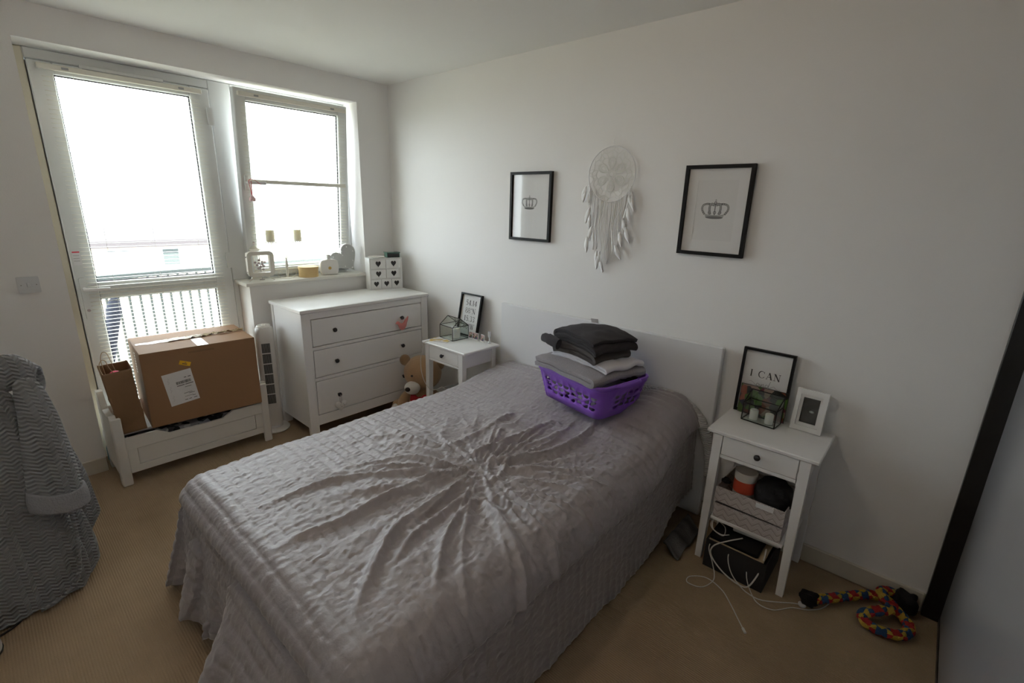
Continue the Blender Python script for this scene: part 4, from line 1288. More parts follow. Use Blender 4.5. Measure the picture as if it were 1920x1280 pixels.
# ------------------------------------------------------------------ bedside tables
def bedside(label, loc):
    t = T('bedside_table', label, 'bedside table', loc, rz=R(-90), group='white bedside tables')
    # local: x along the wall, front towards -y, back at y=+.175
    MB().box(-.23, .23, -.175, .175, .682, .70, bev=.004).obj('top', 'white', t, smooth=False)
    for sx in (-1, 1):
        for sy in (-1, 1):
            x, y = sx * .180, sy * .145
            q = MB()
            w0, w1 = .0145, .021
            vs = []
            for z, hw in ((.0008, w0), (.30, .018), (.6815, w1)):
                ox, oy = x + sx * (w1 - hw), y + sy * (w1 - hw)
                vs += [(ox - hw, oy - hw, z), (ox + hw, oy - hw, z), (ox + hw, oy + hw, z), (ox - hw, oy + hw, z)]
            fs = [(3, 2, 1, 0), (8, 9, 10, 11)]
            for i in range(2):
                for k in range(4):
                    fs.append((i * 4 + k, i * 4 + (k + 1) % 4, i * 4 + 4 + (k + 1) % 4, i * 4 + 4 + k))
            q.add(vs, fs).obj('leg', 'white', t, smooth=False)
    for sx in (-1, 1):
        MB().box(min(sx * .194, sx * .182), max(sx * .194, sx * .182), -.123, .123, .575, .6815, bev=.001).obj('apron', 'white', t, smooth=False)
    MB().box(-.158, .158, .150, .162, .575, .6815, bev=.001).obj('apron', 'white', t, smooth=False)
    MB().box(-.158, .158, -.164, -.148, .568, .584, bev=.001).obj('rail', 'white', t, smooth=False)
    d = MB().box(-.156, .156, -.165, -.149, .587, .679, bev=.002).obj('drawer', 'white', t, smooth=False)
    MB().box(-.150, .150, -.1485, .12, .590, .66).obj('drawer_box', 'wood', d, smooth=False)
    knob(d, 0, -.165, .634, .014)
    MB().box(-.158, .158, -.160, .160, .235, .250, bev=.002).obj('shelf', 'white', t, smooth=False)
    for sx in (-1, 1):
        MB().box(min(sx * .1805, sx * .1585), max(sx * .1805, sx * .1585), -.124, .124, .235, .250).obj('shelf_rail', 'white', t, smooth=False)
    return t
TLX, TLY = -.068 - .175, -.919 - .23
TRX, TRY = -.012 - .175, -2.997 - .23
bedside('white bedside table beside the chest of drawers, partly behind the bed', (TLX, TLY, 0))
bedside('white bedside table right of the bed with stacked chevron boxes on its shelf', (TRX, TRY, 0))
TT = .7006

def print_frame(name, label, cat, loc, W_, H_, bw, depth, rx=0.0, rz=R(-90), group=None, fm='black', mount=None, glass=True):
    t = T(name, label, cat, loc, rz=rz, rx=rx, group=group)
    o = [(-W_ / 2, 0), (W_ / 2, 0), (W_ / 2, H_), (-W_ / 2, H_)]
    i = [(-W_ / 2 + bw, bw), (W_ / 2 - bw, bw), (W_ / 2 - bw, H_ - bw), (-W_ / 2 + bw, H_ - bw)]
    MB().ring(o, i, -depth, 0).obj('frame', fm, t, smooth=False)
    MB().box(-W_ / 2 + bw * .5, W_ / 2 - bw * .5, -.006, -.0008, bw * .5, H_ - bw * .5).obj('backing', 'chairb', t, smooth=False)
    MB().box(-W_ / 2 + bw * .6, W_ / 2 - bw * .6, -.0072, -.0062, bw * .6, H_ - bw * .6).obj('paper', 'paper', t, smooth=False)
    if glass:
        MB().box(-W_ / 2 + bw - .0005, W_ / 2 - bw + .0005, -.0135, -.0125, bw - .0005, H_ - bw + .0005).obj('pane', 'pglass', t, smooth=False)
    return t

def crown(parent, cx, z0, W_, y):
    # line-drawn crown: two-tone band, five arches, pearls, orb
    h_ = W_ * .55
    band = MB()
    up_ = arc(cx, z0 + W_ * .02, W_ * .33, W_ * .055, 180, 360, 18)
    lo_ = arc(cx, z0 + W_ * .17, W_ * .38, W_ * .06, 180, 360, 18)
    vs = [(p[0], y, p[1]) for p in up_] + [(p[0], y, p[1]) for p in lo_]
    n = len(up_)
    band.add(vs, [(i, i + 1, n + i + 1, n + i) for i in range(n - 1)])
    band.obj('crown_band', 'inkmid', parent, smooth=False)
    MB().add([(p[0], y - .0001, p[1]) for p in arc(cx, z0 + W_ * .02, W_ * .325, W_ * .05, 0, 360, 24)[:-1]], [tuple(range(24))]).obj('crown_rim', 'inkgrey', parent, smooth=False)
    for s, rx_, wd in ((-1, .47, .075), (1, .47, .075), (-1, .20, .085), (1, .20, .085)):
        pts = spline([(cx + s * W_ * rx_ * .80, z0 + W_ * .13, 0), (cx + s * W_ * rx_ * 1.03, z0 + W_ * .30, 0), (cx + s * W_ * rx_ * .98, z0 + W_ * .46, 0), (cx + s * W_ * rx_ * .62, z0 + W_ * .52, 0), (cx + s * W_ * .03, z0 + W_ * .47, 0)], 6)
        MB().ribbon([(p.x, p.y) for p in pts], W_ * wd * .95, y).obj('crown_arch', 'inkgrey', parent, smooth=False)
        for k in range(2, len(pts) - 2, 2):
            p = pts[k]
            MB().add([(p.x + W_ * .028 * math.cos(t * PI / 4), y - .0001, p.y + W_ * .028 * math.sin(t * PI / 4)) for t in range(8)], [tuple(range(8))]).obj('crown_pearl', 'inkmid', parent, smooth=False)
    MB().ribbon([(cx, z0 + W_ * .10), (cx, z0 + W_ * .50)], W_ * .035, y).obj('crown_arch', 'inkgrey', parent, smooth=False)
    for dx in (-.2, 0, .2):
        MB().ribbon(arc(cx + dx * W_, z0 + W_ * .20, W_ * .045, W_ * .055, 0, 360, 12), W_ * .022, y - .0001).obj('crown_jewel', 'inkgrey', parent, smooth=False)
    MB().ribbon(arc(cx, z0 + W_ * .56, W_ * .04, W_ * .04, 0, 360, 14), W_ * .03, y).obj('crown_orb', 'inkgrey', parent, smooth=False)
    MB().ribbon([(cx, z0 + W_ * .60), (cx, z0 + W_ * .70)], W_ * .022, y).ribbon([(cx - W_ * .04, z0 + W_ * .66), (cx + W_ * .04, z0 + W_ * .66)], W_ * .022, y).obj('crown_cross', 'inkmid', parent, smooth=False)

f1 = print_frame('picture_frame', 'black framed crown print left of the dreamcatcher', 'picture', (-.001, -1.575, 1.452), .345, .436, .017, .024, group='framed crown prints')
crown(f1, -.012, .205, .125, -.0075)
f2 = print_frame('picture_frame', 'black framed crown print right of the dreamcatcher', 'picture', (-.001, -2.766, 1.458), .330, .436, .017, .024, group='framed crown prints')
o_ = [(-.150, .016), (.150, .016), (.150, .420), (-.150, .420)]
i_ = [(-.098, .075), (.098, .075), (.098, .365), (-.098, .365)]
MB().ring(o_, i_, -.0085, -.0074).obj('mount', 'mount', f2, smooth=False)
crown(f2, .0, .185, .130, -.0076)

f3 = print_frame('print_frame', 'black framed coordinates print leaning on the left bedside table', 'picture', (-.085, -1.055, TT), .225, .325, .012, .022, rx=R(-11))
for k, (t_, h_) in enumerate((('54.14', .040), ('88°N', .040), ('15.33', .040), ('88°W', .040))):
    text(t_, 0, .235 - k * .060, h_, f3, -.0076)
f4 = print_frame('print_frame', 'black framed I CAN and WILL print leaning on the right bedside table', 'picture', (-.030, -3.128, TT), .232, .332, .012, .020, rx=R(-3.5))
text('I CAN', 0, .190, .034, f4, -.0076, sp=.16)
text('WILL', 0, .092, .034, f4, -.0076, sp=.10)
# handwritten "and" with swashes
def cur(pts, wd):
    return [(p.x, p.y) for p in spline([(a, c, 0) for a, c in pts], 6)], wd
for pts, wd in (cur([(-.022, .158), (-.030, .160), (-.034, .152), (-.028, .146), (-.020, .156), (-.019, .150), (-.014, .147)], .0016),
                cur([(-.012, .160), (-.013, .147), (-.008, .157), (-.002, .160), (-.002, .150), (.004, .147)], .0016),
                cur([(.018, .158), (.010, .161), (.006, .152), (.012, .146), (.020, .156), (.027, .182), (.021, .156), (.022, .148), (.028, .148)], .0016),
                cur([(-.070, .162), (-.060, .165), (-.050, .160), (-.038, .150), (-.030, .147)], .0011),
                cur([(.028, .148), (.036, .156), (.044, .160), (.054, .152), (.066, .146), (.074, .150)], .0011)):
    MB().ribbon(pts, wd, -.0076).obj('handwriting', 'inkgrey', f4, smooth=False)

# ---- glass house lantern on the left table
def glass_house(name, label, loc, W_, D_, hw, hr, ridge_axis, rz, sl=0):
    # edges of black solder and panes; ridge along local x
    t = T(name, label, 'lantern', loc, rz=rz)
    x, y = W_ / 2, D_ / 2
    A = [(-x, -y, .003), (x, -y, .003), (x, y, .003), (-x, y, .003), (-x, -y, hw), (x, -y, hw), (x, y, hw), (-x, y, hw), (-x, sl, hr), (x, sl, hr)]
    E_ = [(0, 1), (1, 2), (2, 3), (3, 0), (4, 5), (5, 6), (6, 7), (7, 4), (0, 4), (1, 5), (2, 6), (3, 7), (4, 8), (7, 8), (5, 9), (6, 9), (8, 9)]
    for a, c in E_:
        MB().tube([A[a], A[c]], .0026, 6).obj('solder_bar', 'blackmetal', t)
    for q in ((0, 1, 5, 4), (1, 2, 6, 5), (2, 3, 7, 6), (3, 0, 4, 7), (4, 5, 9, 8), (7, 6, 9, 8), (4, 7, 8), (5, 6, 9), (0, 1, 2, 3)):
        cc = sum((Vector(A[k]) for k in q), Vector()) / len(q)
        vs = [cc + (Vector(A[k]) - cc) * .985 for k in q]
        nrm = (vs[1] - vs[0]).cross(vs[2] - vs[0]).normalized() * .0008
        n = len(q)
        MB().add([v - nrm for v in vs] + [v + nrm for v in vs], [tuple(range(n))[::-1], tuple(range(n, 2 * n))] + [(k, (k + 1) % n, n + (k + 1) % n, n + k) for k in range(n)]).obj('pane', 'tglass', t, smooth=False)
    return t
glass_house('glass_lantern', 'house-shaped glass lantern with dark edges on the left bedside table', (-.190, -1.020, TT), .155, .150, .100, .158, 'x', R(-94))
MB_c = MB().lathe([(.030, 0), (.032, .002), (.032, .072), (.029, .076), (.004, .073)], 24)
tag(MB_c.obj('pillar_candle', 'candlew', loc=(-.185, -1.035, TT + .0042)), 'white pillar candle inside the house-shaped glass lantern', 'candle', 'white candles in glass lanterns')
glass_house('glass_lantern', 'black-edged glass box lantern with sloping lid on the right bedside table', (-.112, -3.160, TT), .150, .085, .088, .138, 'x', R(-95), sl=.041)
for k, (dx, dy) in enumerate(((-.112, -3.126), (-.118, -3.196))):
    c_ = MB().lathe([(.0175, 0), (.019, .002), (.019, .046), (.017, .049), (.003, .047)], 20)
    tag(c_.obj('pillar_candle', 'candlew', loc=(dx, dy, TT + .0042)), ('left' if k == 0 else 'right') + ' of the two white candles in the black-edged glass box', 'candle', 'white candles in glass lanterns')
# leaflet and small photographs
lf = MB().box(-.075, .075, -.045, .045, 0, .004, bev=.0008)
tag(lf.obj('leaflet', 'mag', loc=(-.315, -1.01, TT), rot=(0, 0, R(-68)), smooth=False), 'folded yellow and white leaflet at the front of the left bedside table', 'leaflet')
for k, (y, w_, lab, rz) in enumerate(((-1.128, .036, 'small snapshot tucked beside the coordinates print', -75), (-1.178, .066, 'widest small snapshot standing on the left bedside table', -90), (-1.252, .050, 'small snapshot standing nearest the bed on the left table', -104))):
    t = T('snapshot', lab, 'photo', (-.125, y, TT), rz=R(rz), rx=R(-8), group='small snapshots on the left bedside table')
    MB().box(-w_ / 2, w_ / 2, 0, .0016, 0, .056).obj('border', 'paper', t, smooth=False)
    MB().box(-w_ / 2 + .004, w_ / 2 - .004, -.0007, -.0002, .010, .052).obj('picture', 'photo2', t, smooth=False)
cr_ = T('crystal_stand', 'small clear glass trinket stand at the back edge of the left table', 'ornament', (-.11, -1.315, TT))
MB().lathe([(.013, 0), (.013, .010), (.005, .018), (.004, .045), (.012, .055), (.014, .075), (.010, .090)], 12).obj('stand', mat('clear_crystal', (0.9, 0.92, 0.95), 0.05, metal=0.6), cr_)
# photo board and white frame on the right table
pb = T('photo_board', 'colourful photo collage card behind the black-edged glass lantern', 'photo', (-.056, -3.140, TT), rz=R(-90), rx=R(-5))
MB().box(-.108, .108, 0, .003, 0, .150).obj('card', 'chairb', pb, smooth=False)
MB().box(-.106, .106, -.0008, -.0003, .002, .148).obj('picture', 'photo1', pb, smooth=False)
wf = T('framed_photo', 'small white photo frame with a dark picture on the right bedside table', 'picture', (-.068, -3.343, TT), rz=R(-92), rx=R(-8))
o_ = [(-.064, 0), (.064, 0), (.064, .196), (-.064, .196)]
i_ = [(-.046, .024), (.046, .024), (.046, .172), (-.046, .172)]
i2 = [(-.034, .038), (.034, .038), (.034, .158), (-.034, .158)]
MB().ring(o_, i_, -.018, 0).obj('frame', 'whitem', wf, smooth=False)
MB().ring(i_, i2, -.010, -.002).obj('mount', 'mount', wf, smooth=False)
MB().box(-.044, .044, -.0018, -.0008, .026, .170).obj('picture', 'scan', wf, smooth=False)
MB().box(-.0455, .0455, -.0135, -.0125, .0245, .1715).obj('pane', 'pglass', wf, smooth=False)

# ---- things on the shelves
def zbox(label, loc, rz, W_, D_, H_, m):
    t = T('storage_box', label, 'box', loc, rz=rz, group='chevron storage boxes')
    o = rrect(-W_ / 2, W_ / 2, -D_ / 2, D_ / 2, .004, 2)
    th = .004
    for (x0, x1, y0, y1) in ((-W_ / 2, W_ / 2, -D_ / 2, -D_ / 2 + th), (-W_ / 2, W_ / 2, D_ / 2 - th, D_ / 2), (-W_ / 2, -W_ / 2 + th, -D_ / 2 + th, D_ / 2 - th), (W_ / 2 - th, W_ / 2, -D_ / 2 + th, D_ / 2 - th)):
        MB().box(x0, x1, y0, y1, .003, H_).obj('side', m, t, smooth=False)
    MB().box(-W_ / 2, W_ / 2, -D_ / 2, D_ / 2, 0, .0028).obj('bottom', m, t, smooth=False)
    return t
SH_ = .2508
zbox('lower chevron-patterned storage box on the shelf of the right bedside table', (TRX - .022, TRY + .003, SH_), R(-90), .295, .265, .075, 'zig')
zb2 = zbox('upper chevron-patterned storage box with a white card label, right bedside table', (TRX - .020, TRY + .003, SH_ + .083), R(-91), .300, .265, .078, 'zig')
MB().box(.030, .105, -.139, -.1335, .052, .074, bev=.001).obj('card_label', 'labelw', zb2, smooth=False)
for sx in (-1, 1):
    pass
ld = MB().box(-.128, .128, -.112, .112, 0, .0075, bev=.001)
tag(ld.obj('box_insert', 'dark', loc=(TRX - .02, TRY + .003, SH_ + .0752), smooth=False), 'dark flat insert between the two chevron boxes', 'insert')
tb2 = T('product_tub', 'white screw-top tub with a red label in the upper chevron box', 'tub', (TRX - .065, TRY + .055, SH_ + .083 + .003))
MB().lathe([(.046, 0), (.048, .004), (.048, .128)], 28).obj('body', 'tub', tb2)
MB().lathe([(.0486, .058), (.0486, .118)], 28).obj('label_band', 'tubred', tb2)
MB().lathe([(.049, .1285), (.050, .132), (.050, .156), (.047, .160), (.04, .160)], 28).obj('lid', 'tub', tb2)
def lumpy(name, c, rx, ry, rz, m, seed, amp=.18, n=28):
    b = MB().ball((0, 0, 0), 1, n=n)
    vs = np.array(b.v)
    nn = vnoise(vs[:, 0] * 2.2 + vs[:, 2] * 1.3 + 20, vs[:, 1] * 2.2 - vs[:, 2] * 1.1 + 20, seed) - .5
    vs = np.sign(vs) * np.abs(vs) ** .8
    vs = vs * (1 + amp * 2 * nn)[:, None] * np.array([rx, ry, rz])
    b.v = [tuple(v) for v in vs]
    return b.obj(name, m, loc=c)
tag(lumpy('black_pouch', (TRX - .03, TRY - .066, SH_ + .083 + .078), .100, .078, .078, 'blackcloth', 31, .20), 'soft black pouch stuffed in the upper chevron box', 'pouch')
tag(lumpy('hair_tie', (TRX - .095, TRY + .128, SH_ + .083 + .092), .016, .022, .014, 'blackcloth', 33, .3, 14), 'small black hair scrunchie at the corner of the upper chevron box', 'hair tie')
# cardboard box with white chevrons and white drawer on the left table shelf
zb3 = zbox('pale chevron-patterned storage box on the shelf of the left bedside table', (TLX + .0, TLY - .035, SH_), R(-90), .20, .24, .11, 'zigg')
tag(MB().box(-.05, .05, -.04, .04, 0, .05, bev=.003).obj('white_carton', 'whitem', loc=(TLX + .02, TLY - .04, SH_ + .0035), smooth=False), 'plain white carton inside the pale chevron box', 'carton')

# black storage box with a laptop and papers, under the right table
kb = T('charcoal_box', 'open charcoal box of papers under the right bedside table', 'box', (TRX - .06, TRY + .012, 0), rz=R(-90))
for (x0, x1, y0, y1, z1) in ((-.135, .135, -.145, -.139, .150), (-.135, .135, .139, .145, .150), (-.135, -.129, -.139, .139, .150), (.129, .135, -.139, .139, .150)):
    MB().box(x0, x1, y0, y1, .003, z1).obj('side', 'charbox', kb, smooth=False)
MB().box(-.135, .135, -.145, .145, .0005, .0029).obj('bottom', 'charbox', kb, smooth=False)
lp = T('laptop', 'flat black tablet lying in the charcoal box', 'tablet', (TRX - .055, TRY + .02, .1525), rz=R(-90), rx=R(0))
MB().prism(rrect(-.12, .10, -.135, .10, .01), 0, .010, 'z').obj('body', 'black', lp)
MB().prism(rrect(-.112, .092, -.127, .092, .006), .0102, .0108, 'z').obj('screen', 'fand', lp)
nb_ = MB().box(-.125, .118, -.13, .12, 0, .012, bev=.001)
tag(nb_.obj('notebook', 'wood', loc=(TRX - .062, TRY + .012, .138), rot=(0, 0, R(-90)), smooth=False), 'pale wooden tray board under the black tablet', 'tray')
ex = T('extension_lead', 'white extension socket block hanging under the bedside table shelf', 'extension lead', (TRX - .045, TRY - .05, .165), rz=R(-86))
MB().box(-.12, .085, -.028, .028, 0, .036, bev=.006, seg=2).obj('block', 'plug', ex, smooth=False)
for k in range(3):
    MB().box(-.10 + k * .06, -.055 + k * .06, -.020, .020, .0365, .048, bev=.006).obj('plug', 'plug', ex, smooth=False)

# ---- cables
def cable(name, label, pts, r=.0026, m='cable', end=None):
    t = T(name, label, 'cable', pts[0])
    o = Vector(pts[0])
    MB().tube([p - o for p in spline(pts, 8)], r, 8).obj('wire', m, t)
    if end == 'plug':
        a, c = Vector(pts[-1]) - o, (Vector(pts[-1]) - Vector(pts[-2])).normalized()
        MB().tube([a, a + c * .024], .0055, 8).obj('connector', 'plug', t)
    if end == 'puck':
        a = Vector(pts[-1]) - o
        MB().lathe([(.014, -.004), (.016, -.001), (.016, .006), (.012, .010)], 20, Matrix.Translation(a)).obj('connector', 'plug', t)
    return t
cable('charging_cable', 'thin white charging cable looping forward onto the carpet', [(-.33, -3.11, .16), (-.40, -3.10, .12), (-.42, -3.13, .06), (-.425, -3.15, .004), (-.48, -3.16, .004), (-.55, -3.135, .004), (-.565, -3.075, .004), (-.52, -3.07, .004), (-.475, -3.13, .004), (-.50, -3.21, .004), (-.56, -3.27, .004), (-.62, -3.32, .004), (-.655, -3.35, .004)], .0024, end='plug')
cable('charging_cable', 'white cable running along the carpet to a round charger by the rope toy', [(-.345, -3.19, .15), (-.40, -3.19, .11), (-.42, -3.22, .05), (-.43, -3.27, .012), (-.44, -3.31, .004), (-.44, -3.36, .004), (-.40, -3.42, .004), (-.36, -3.47, .004), (-.342, -3.505, .005)], .0024, end='puck')
cable('power_cable', 'thick white cable hanging in a wide loop from the extension lead', [(-.32, -3.22, .185), (-.37, -3.17, .17), (-.40, -3.12, .135), (-.405, -3.115, .085), (-.412, -3.17, .035), (-.415, -3.24, .008), (-.415, -3.29, .012), (-.40, -3.315, .06), (-.375, -3.33, .13), (-.33, -3.325, .19)], .0034)
cable('power_cable', 'white cable trailing past the rope toy on the carpet', [(-.335, -3.26, .14), (-.40, -3.28, .06), (-.425, -3.315, .005), (-.47, -3.36, .004), (-.46, -3.42, .004), (-.39, -3.475, .004), (-.355, -3.53, .004), (-.30, -3.575, .004), (-.22, -3.60, .004)], .0022)
cable('power_cable', 'coiled white cable bundle above the tablet under the table shelf', [(-.28, -3.07, .21), (-.34, -3.075, .20), (-.35, -3.10, .18), (-.34, -3.14, .168), (-.30, -3.13, .19), (-.31, -3.08, .215), (-.35, -3.09, .19), (-.345, -3.13, .172), (-.32, -3.16, .172)], .0024)
cable('lamp_cable', 'white cable hanging down the left bedside table leg', [(-.40, -.975, .708), (-.425, -.955, .69), (-.435, -.935, .62), (-.44, -.93, .50), (-.43, -.95, .40), (-.415, -1.0, .34), (-.40, -1.05, .345), (-.37, -1.09, .372)], .0026)
cable('floor_cable', 'black cable loop on the carpet by the grey knitted coat', [(-2.86, -1.04, .005), (-2.76, -1.02, .005), (-2.68, -1.05, .005), (-2.645, -1.12, .005), (-2.66, -1.18, .005), (-2.72, -1.22, .005), (-2.80, -1.23, .005)], .0045, 'blackcable')

# ---- rope dog toy
rt = T('rope_toy', 'red, blue and yellow braided rope dog toy with black ends', 'dog toy', (-.19, -3.70, 0))
path = spline([(-.315, -3.535, .034), (-.25, -3.59, .034), (-.17, -3.655, .034), (-.095, -3.725, .034), (-.10, -3.79, .042), (-.165, -3.80, .058), (-.225, -3.755, .060), (-.255, -3.715, .040), (-.290, -3.725, .030), (-.300, -3.775, .028), (-.265, -3.845, .028), (-.20, -3.868, .028), (-.155, -3.845, .034), (-.15, -3.79, .070), (-.115, -3.755, .082), (-.07, -3.78, .072), (-.052, -3.82, .060)], 12)
org = Vector((-.19, -3.70, 0))
cum = [0]
for i in range(1, len(path)):
    cum.append(cum[-1] + (path[i] - path[i - 1]).length)
for s, (mt, ph) in enumerate((('rred', 0), ('ryel', 1), ('rblu', 2), ('rred', 3), ('ryel', 4), ('rblu', 5))):
    pts = []
    for i, p in enumerate(path):
        t_ = (path[min(i + 1, len(path) - 1)] - path[max(0, i - 1)]).normalized()
        a = Vector((0, 0, 1)) - t_ * t_.z
        a.normalize()
        c_ = t_.cross(a)
        th = cum[i] * 62 * (1 if s % 2 else -1) + ph * PI / 3 * 2
        pts.append(p - org + (a * math.cos(th) * .010 + c_ * math.sin(th) * .013))
    MB().tube(pts, .0098, 7).obj('strand', mt, rt)
lump_a = lumpy('tassel', (0, 0, 0), .034, .036, .032, 'blackcloth', 41, .25, 20)
lump_a.parent = rt
lump_a.location = Vector((-.322, -3.525, .036)) - org
lump_b = lumpy('tassel', (0, 0, 0), .052, .044, .042, 'blackcloth', 43, .25, 20)
lump_b.parent = rt
lump_b.location = Vector((-.068, -3.84, .050)) - org

# ------------------------------------------------------------------ laundry basket and its pile
BZ = .632
LBX, LBY, LRZ = -.345, -2.335, R(-90 - 12)
lbk = T('laundry_basket', 'purple plastic laundry basket full of folded washing on the bed', 'basket', (LBX, LBY, BZ), rz=LRZ)
def basket_map(u, v, W0=.425, D0=.310, W1=.510, D1=.385, Hh=.185, r0=.035, r1=.05):
    # u in [0,1) round the perimeter, v height fraction
    W_, D_, r = W0 + (W1 - W0) * v, D0 + (D1 - D0) * v, r0 + (r1 - r0) * v
    sx, sy = W_ - 2 * r, D_ - 2 * r
    q = PI * r / 2
    L = 2 * (sx + sy) + 4 * q
    s = (u % 1.0) * L
    segs = [('l', sx), ('a', q), ('l', sy), ('a', q), ('l', sx), ('a', q), ('l', sy), ('a', q)]
    starts = [((-sx / 2, -D_ / 2), 0), ((sx / 2, -D_ / 2 + r), -90), ((W_ / 2, -sy / 2), 90), ((sx / 2 , sy / 2), 0), ((sx / 2, D_ / 2), 180), ((-sx / 2, sy / 2), 90), ((-W_ / 2, sy / 2), 270), ((-sx / 2, -sy / 2), 180)]
    for (k, ln_), (p, a) in zip(segs, starts):
        if s <= ln_ + 1e-9:
            if k == 'l':
                return (p[0] + s * math.cos(R(a)), p[1] + s * math.sin(R(a)), v * Hh)
            th = R(a) + s / r
            return (p[0] + r * math.cos(th), p[1] + r * math.sin(th), v * Hh)
        s -= ln_
    return (-sx / 2, -D_ / 2, v * Hh)
def basket_wall():
    L0 = 2 * (.375 + .300) * .92
    pts, edges, holes = [], [], []
    NU, NV = 96, 6
    # hole outlines: half moons turned this way and that, on the four sides
    sides = [(.010, .262, 8), (.330, .480, 5), (.512, .762, 8), (.830, .980, 5)]
    for u0, u1, n in sides:
        du = (u1 - u0) / n
        for r_ in range(3):
            for k in range(n):
                cu = u0 + du * (k + .5) + (du * .12 if r_ % 2 else -.0)
                cv = .30 + r_ * .165
                a0 = random.choice((0, 180, 0, 180, 35, 215))
                pl = []
                for t in range(9):
                    a = R(a0 + 180 * t / 8)
                    pl.append((cu + du * .40 * math.cos(a), cv - .022 * (1 if a0 < 170 else -1) + .105 * math.sin(a)))
                holes.append(pl)
    for i in range(NU + 1):
        for j in range(NV + 1):
            p = (i / NU, j / NV)
            bad = any(min(q[0] for q in h_) - .004 < p[0] < max(q[0] for q in h_) + .004 and min(q[1] for q in h_) - .03 < p[1] < max(q[1] for q in h_) + .03 for h_ in holes)
            if not bad:
                pts.append(p)
    for h_ in holes:
        o = len(pts)
        pts += h_
        edges += [(o + k, o + (k + 1) % len(h_)) for k in range(len(h_))]
    vs, es, fs, *_ = delaunay_2d_cdt([Vector((p[0], p[1] * .25)) for p in pts], edges, [], 0, 1e-6)
    def inside(c, h_):
        r_ = False
        n = len(h_)
        for k in range(n):
            a, e_ = h_[k], h_[(k + 1) % n]
            if (a[1] > c[1]) != (e_[1] > c[1]) and c[0] < (e_[0] - a[0]) * (c[1] - a[1]) / (e_[1] - a[1]) + a[0]:
                r_ = not r_
        return r_
    b = MB()
    keep = []
    for f in fs:
        c = (sum(vs[k].x for k in f) / len(f), sum(vs[k].y for k in f) / len(f) / .25)
        if not any(inside(c, h_) for h_ in holes):
            keep.append(tuple(f))
    b.v = [basket_map(min(v.x, .99999), v.y / .25) for v in vs]
    b.f = keep
    return b
bw_ = basket_wall().obj('wall', 'purple', lbk, angle=60)
s_ = bw_.modifiers.new('thickness', 'SOLIDIFY'); s_.thickness = .003; s_.offset = 0
NR = 72
MB().tube([basket_map(k / NR, 1.0) for k in range(NR)], .008, 8, closed=True).obj('rim', 'purple', lbk)
MB().tube([tuple(c * f for c, f in zip(basket_map(k / NR, .90), (1.012, 1.012, 1))) for k in range(NR)], .004, 6, closed=True).obj('rim_fold', 'purple', lbk)
MB().prism([basket_map(k / NR, 0)[:2] for k in range(NR)], -.002, .004, 'z').obj('bottom', 'purple', lbk, smooth=False)
for s in (-1, 1):
    MB().tube(spline([(s * .254, -.09, .186), (s * .278, -.07, .190), (s * .282, 0, .191), (s * .278, .07, .190), (s * .254, .09, .186)], 5), .008, 8).obj('handle', 'purple', lbk)

def folded(name, label, loc, rz, W_, Dp, layers, th, m, sag=0.0, skew=0.0, seed=1, wob=.006, tilt=0.0, gap=1.15, cat='laundry', bulge=0.0):
    # a sheet folded back and forth along local x, extruded along local y
    path = []
    for k in range(layers):
        z = k * th * gap
        xs = np.linspace(-W_ / 2, W_ / 2, 22)
        if k % 2:
            xs = xs[::-1]
        path += [(x, z) for x in xs]
        if k < layers - 1:
            s = 1 if k % 2 == 0 else -1
            for a in np.linspace(-80, 80, 6):
                path.append((s * (W_ / 2 + th * gap / 2 * math.cos(R(a))), z + th * gap / 2 + th * gap / 2 * math.sin(R(a))))
    n = len(path)
    ny = 30
    P = np.zeros((n, ny, 3))
    for i, (x, z) in enumerate(path):
        for j in range(ny):
            y = (j / (ny - 1) - .5) * Dp
            P[i, j] = (x + skew * z + .010 * (float(vnoise(np.array(y * 12 + 30), np.array(i * .07 + 9), seed)) - .5), y + .012 * (float(vnoise(np.array(i * .12 + 40), np.array(7.0 + (j > ny / 2) * 13), seed + 1)) - .5) * (abs(y) / Dp * 2), z)
    X, Y = P[..., 0], P[..., 1]
    P[..., 2] += -sag * ((X / (W_ / 2)) ** 2 * .6 + (Y / (Dp / 2)) ** 2 * .6) + wob * 2 * (vnoise(X * 9 + 60, Y * 9 + 60, seed + 2) - .5) + wob * .8 * (vnoise(X * 26 + 60, Y * 26 + 60, seed + 3) - .5) + tilt * X + bulge * np.exp(-((X / W_) ** 2 + (Y / Dp) ** 2) * 8)
    o = grid_mesh(name, P, m)
    o.location = loc
    o.rotation_euler = (0, 0, rz)
    s = o.modifiers.new('thickness', 'SOLIDIFY')
    s.thickness = th * .92
    s.offset = 0
    sd = o.modifiers.new('soft', 'BEVEL')
    sd.width = th * .3
    sd.segments = 2
    sd.limit_method = 'ANGLE'
    tag(o, label, cat, 'folded washing in the purple basket')
    return o
PX, PY = LBX, LBY
fill = slab_cloth('washing', -.18, .18, -.13, .13, lambda X, Y: .158 - .05 * (X / .18) ** 2 + 0 * Y, .10, 'shirt', noise=.012, seed=6, sc=18)
fill.location = (PX, PY, BZ)
fill.rotation_euler = (0, 0, LRZ)
tag(fill, 'white washing filling the bottom of the purple basket', 'laundry', 'folded washing in the purple basket')
folded('folded_towel', 'light grey speckled towel draped over the basket rim', (PX - .020, PY + .012, BZ + .212), LRZ, .430, .395, 2, .024, 'lighttowel', sag=.016, seed=51, wob=.008)
folded('folded_shirt', 'crumpled white shirt between the light grey and dark grey towels', (PX + .018, PY - .015, BZ + .268), LRZ, .400, .290, 2, .014, 'shirt', sag=.026, seed=55, wob=.014)
folded('folded_towel', 'dark grey towel folded with a loop end under the charcoal top', (PX + .000, PY + .022, BZ + .304), LRZ, .310, .260, 2, .024, 'greytowel', sag=.022, seed=59, wob=.006)
